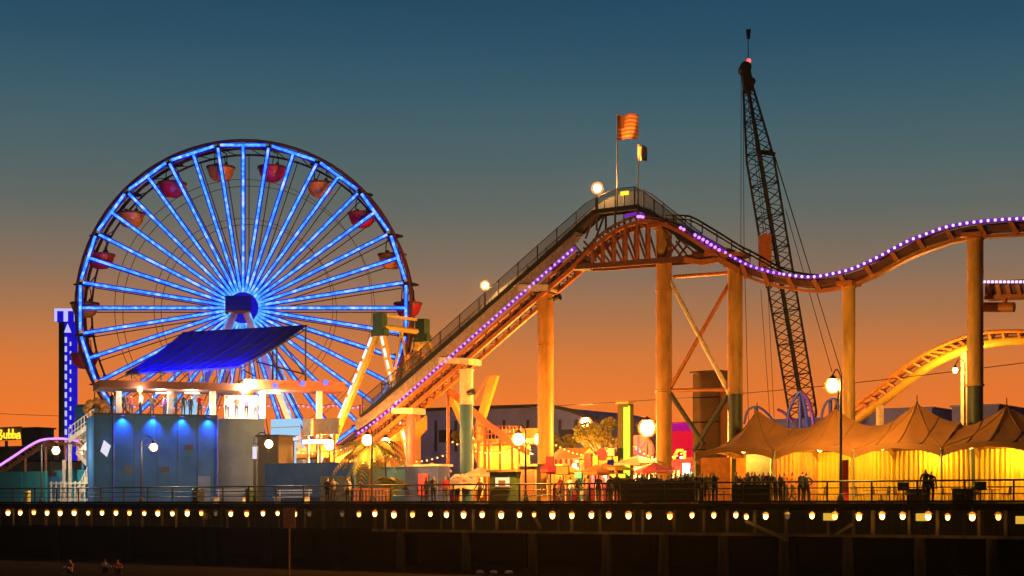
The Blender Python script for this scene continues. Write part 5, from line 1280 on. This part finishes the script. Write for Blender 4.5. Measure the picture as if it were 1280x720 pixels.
PEOPLE=[
 (409,1.0,'stand','black','black',0,0,'person in black standing beside the faded mural board'),
 (417,1.1,'hip','grey','black',1,60,'person in grey top next to the bicycle by the mural board'),
 (435,1.0,'stand','white','denim',1,180,'person in a white top at the railing right of the bicycle'),
 (533,.9,'hip','black','black',0,100,'person in black, left of the couple beside the blue booth'),
 (542,1.0,'stand','grey','black',0,200,'person in grey jacket, right of the couple beside the blue booth'),
 (748,1.0,'stand','brown','brown',0,10,'person in brown standing alone left of the green neon pylon'),
 (783,1.2,'lean','black','black',0,0,'person in black leaning on the rail below the green neon pylon'),
 (797,1.6,'stand','brown','black',1,30,'person in brown top just right of the green pylon base'),
 (808,1.0,'lean','black','navy',0,180,'person leaning forward on the rail below the brightest lamp'),
 (821,1.4,'hip','navy','black',0,200,'person in navy with hand on hip left of the braced column base'),
 (833,1.1,'lean','black','black',1,0,'person leaning on the rail in front of the braced column'),
 (845,1.5,'stand','brown','black',0,90,'person in brown jacket below the red screen'),
 (857,1.0,'stand','black','black',0,160,'person in black below the yellow neon hook'),
 (866,1.3,'phone','grey','black',0,200,'person in grey raising a hand left of the brown tower base'),
 (873,1.0,'hip','black','navy',0,20,'tall person in black at the left corner of the first tent'),
 (884,1.6,'stand','brown','brown',1,180,'person in brown under the left edge of the first tent'),
 (894,1.0,'photo','black','black',0,180,'person in black lifting both hands to take a picture'),
 (921,1.5,'stand','black','black',0,100,'person in black in front of the orange partition'),
 (928,1.0,'lean','brown','navy',0,180,'person in brown leaning on the rail by the orange partition'),
 (936,1.3,'stand','grey','black',1,150,'person in grey in front of the pale partition, left one'),
 (944,1.0,'hip','black','black',0,200,'person in black with hand on hip before the pale partition'),
 (955,2.2,'phone','purple','denim',1,180,'person in purple top holding something by the tent pole'),
 (970,1.0,'lean','black','black',0,150,'person in black leaning over the rail at the first tent pole'),
 (981,4.0,'stand','orange','brown',1,180,'person in orange inside the second tent, left one'),
 (991,4.2,'walk','orange','brown',0,90,'person in orange walking inside the second tent'),
 (1001,1.0,'lean','black','navy',1,0,'person with brown hair leaning on the rail under the second tent'),
 (1008,1.2,'hip','navy','black',0,30,'person in navy beside the leaning person under the second tent'),
 (1157,1.0,'stand','black','black',1,20,'person in black, left of the couple under the third tent'),
 (1164,1.1,'hip','black','black',0,200,'person in black with hand on hip, right of the couple under the third tent'),
 (788,1.9,'stand','black','black',0,40,'person in black second from the rail right of the leaning pylon figure'),
 (803,2.0,'hip','black','black',1,170,'person in black standing behind the one leaning below the brightest lamp'),
 (815,1.8,'stand','black','navy',0,10,'person in black half hidden behind the navy figure by the braced column'),
 (827,2.1,'stand','brown','black',1,120,'person in brown left of the braced column foot'),
 (839,2.2,'phone','black','black',0,-20,'person in black at the braced column foot looking down'),
 (851,2.0,'stand','navy','black',1,60,'person in navy behind the one below the yellow neon hook'),
 (861,1.9,'hip','black','black',0,140,'person in black between neon hook and brown tower'),
 (878,2.0,'stand','black','black',1,-30,'person in black behind the tall one at the tent corner'),
 (889,2.3,'lean','black','black',0,0,'person in black bent forward behind the picture taker'),
 (933,2.1,'stand','black','navy',0,30,'person in black behind the grey figure at the pale partition'),
 (940,2.4,'stand','brown','black',1,-60,'person in brown at the pale partition, standing farther back'),
 (949,1.4,'lean','black','black',0,20,'person in black leaning right of the pale partition'),
 (961,1.2,'stand','black','black',1,200,'person in black just left of the first tent pole'),
 (976,1.6,'hip','brown','black',0,150,'person in brown right of the first tent pole'),
 (760,1.3,'lean','black','brown',0,0,'person in black leaning on the rail right of the lone figure'),
 (771,1.5,'stand','brown','black',1,0,'person in brown left of the green neon pylon base'),
 (700,5.0,'walk','red','denim',0,90,'person in red walking past the first game booth'),
 (713,5.5,'stand','white','denim',1,180,'person in white standing before the first game booth'),
 (722,6.0,'walk','navy','brown',0,-90,'person in navy walking by the striped pole'),
 (735,4.5,'stand','orange','denim',1,150,'person in orange between striped pole and lone person'),
 (765,5.0,'walk','grey','black',0,80,'person in grey walking below the tree'),
 (600,5.0,'walk','brown','denim',0,80,'person in brown walking in front of the slide pavilion'),
 (557,4.5,'stand','red','denim',1,200,'person in red by the cream awning'),
]
for px,v,pose,sh,lg,hr,rz,lab in PEOPLE:
    person(G(px,v),math.atan2(D.y,D.x)+R(rz),pose,sh,lg,hr,lab,random.uniform(.96,1.05),random.randrange(2),'people on the pier')
cols=['black','navy','red','white','brown','purple','grey']
nmx=['left of the first white column','beside the first white column','right of the first white column','midway between first and second white columns','left of the second white column','at the second white column','right of the second white column','left of the pale blue screen','before the pale blue screen','right of the pale blue screen','left of the big bright lamp','below the big bright lamp','right of the big bright lamp','at the last white column over the corner']
for i,px in enumerate((140,156,164,176,190,206,220,229,238,250,284,296,308,320)):
    c=cols[i%7]; pz=['stand','phone','hip','stand','lean'][i%5]
    person(BU(bpx(px,.7+.5*(i%3)),.7+.5*(i%3),BT),R(180+random.uniform(-60,60)) if i%2 else R(random.uniform(-60,60)),pz,c,'denim',i%2,f'person in {c} on the roof terrace {nmx[i]}',random.uniform(.95,1.05),i%2,'people on the roof terrace')
person((ray(88,HZ,94).x,94,0),R(150),'sit','orange','denim',1,'person in orange sitting on the sand at the lower left',1,0,'people on the sand')
person((ray(147,HZ,94.2).x,94.2,0),R(200),'sit','red','black',0,'person in red sitting on the sand right of the one in orange',1,0,'people on the sand')
person((ray(131,HZ,95.4).x,95.4,0),R(230),'sit','grey','black',0,'person in grey sitting on the sand just behind the one in red',1,1,'people on the sand')
# bicycle
t=thing('bicycle',G(425,.9),'dark bicycle parked against the railing between the people','bicycle'); p=G(425,.9)
for s in (-.52,.52):
    m=MB(); c=p+D*s+up*.35; m.path([c+D*.33*math.cos(i*.393)+up*.33*math.sin(i*.393) for i in range(16)],.022,5,0,None,True)
    for i in range(8): m.tube(c,c+D*.32*math.cos(i*.785)+up*.32*math.sin(i*.785),.005,.005,3)
    m.build('wheel',M['iron'],t)
m=MB(); bb=p+up*.3; st=p-D*.18+up*.85; hd_=p+D*.36+up*.88
for a,b in ((p-D*.52+up*.35,bb),(bb,st),(st,p-D*.52+up*.35),(st,hd_),(bb,hd_),(hd_,p+D*.52+up*.35)): m.tube(a,b,.02,.02,6)
m.build('frame',M['steel_dark'],t); m=MB(); m.tube(hd_,hd_+up*.12,.018); m.tube(hd_+up*.12-N*.28,hd_+up*.12+N*.28,.016); m.build('handlebar',M['iron'],t); m=MB(); m.box(st+up*.05,(.26,.14,.05),PA); m.build('saddle',M['iron'],t)
# pale stones on the sand
for i,(px,dx) in enumerate(((600,.25),(617,.2),(636,.4))):
    p=Vector((ray(px,HZ,95.2).x,95.2,0)); m=MB(); m.ball(p+up*.06,.2,10,0,(1+dx,.8,.6))
    for v_ in m.v: v_ += Vector((random.uniform(-.03,.03),random.uniform(-.03,.03),random.uniform(-.02,.03)))
    tag(m.build('beach_stone',M['white'],None,p),['small pale stone on the sand, left of three','tiny pale stone on the sand between two larger ones','widest pale stone on the sand, right of three'][i],'stone')

hz=bpy.data.materials.new('glow_haze'); hz.use_nodes=True; n=hz.node_tree.nodes; n.remove(n['Principled BSDF'])  # thin haze volume added to give the lamps a bloom
pv=n.new('ShaderNodeVolumePrincipled'); pv.inputs['Color'].default_value=(.95,.95,.95,1); pv.inputs['Density'].default_value=HAZE; pv.inputs['Anisotropy'].default_value=HG
hz.node_tree.links.new(pv.outputs[0],n['Material Output'].inputs['Volume'])
m=MB(); m.box((0,140,29),(900,500,60)); tag(m.build('haze',hz),kind='stuff')
for o in bpy.data.objects:
    if '_w' in o: del o['_w']
S.view_settings.view_transform='Standard'; S.view_settings.look='None'; S.view_settings.gamma=1; S.view_settings.exposure=0; S.view_settings.use_curve_mapping=False
S.render.engine='CYCLES'; S.cycles.use_denoising=True; S.cycles.max_bounces=6; S.cycles.diffuse_bounces=2; S.cycles.glossy_bounces=2; S.cycles.transparent_max_bounces=12; S.cycles.transmission_bounces=3
S.cycles.sample_clamp_indirect=6; S.cycles.use_light_tree=True; S.cycles.caustics_reflective=False; S.cycles.caustics_refractive=False
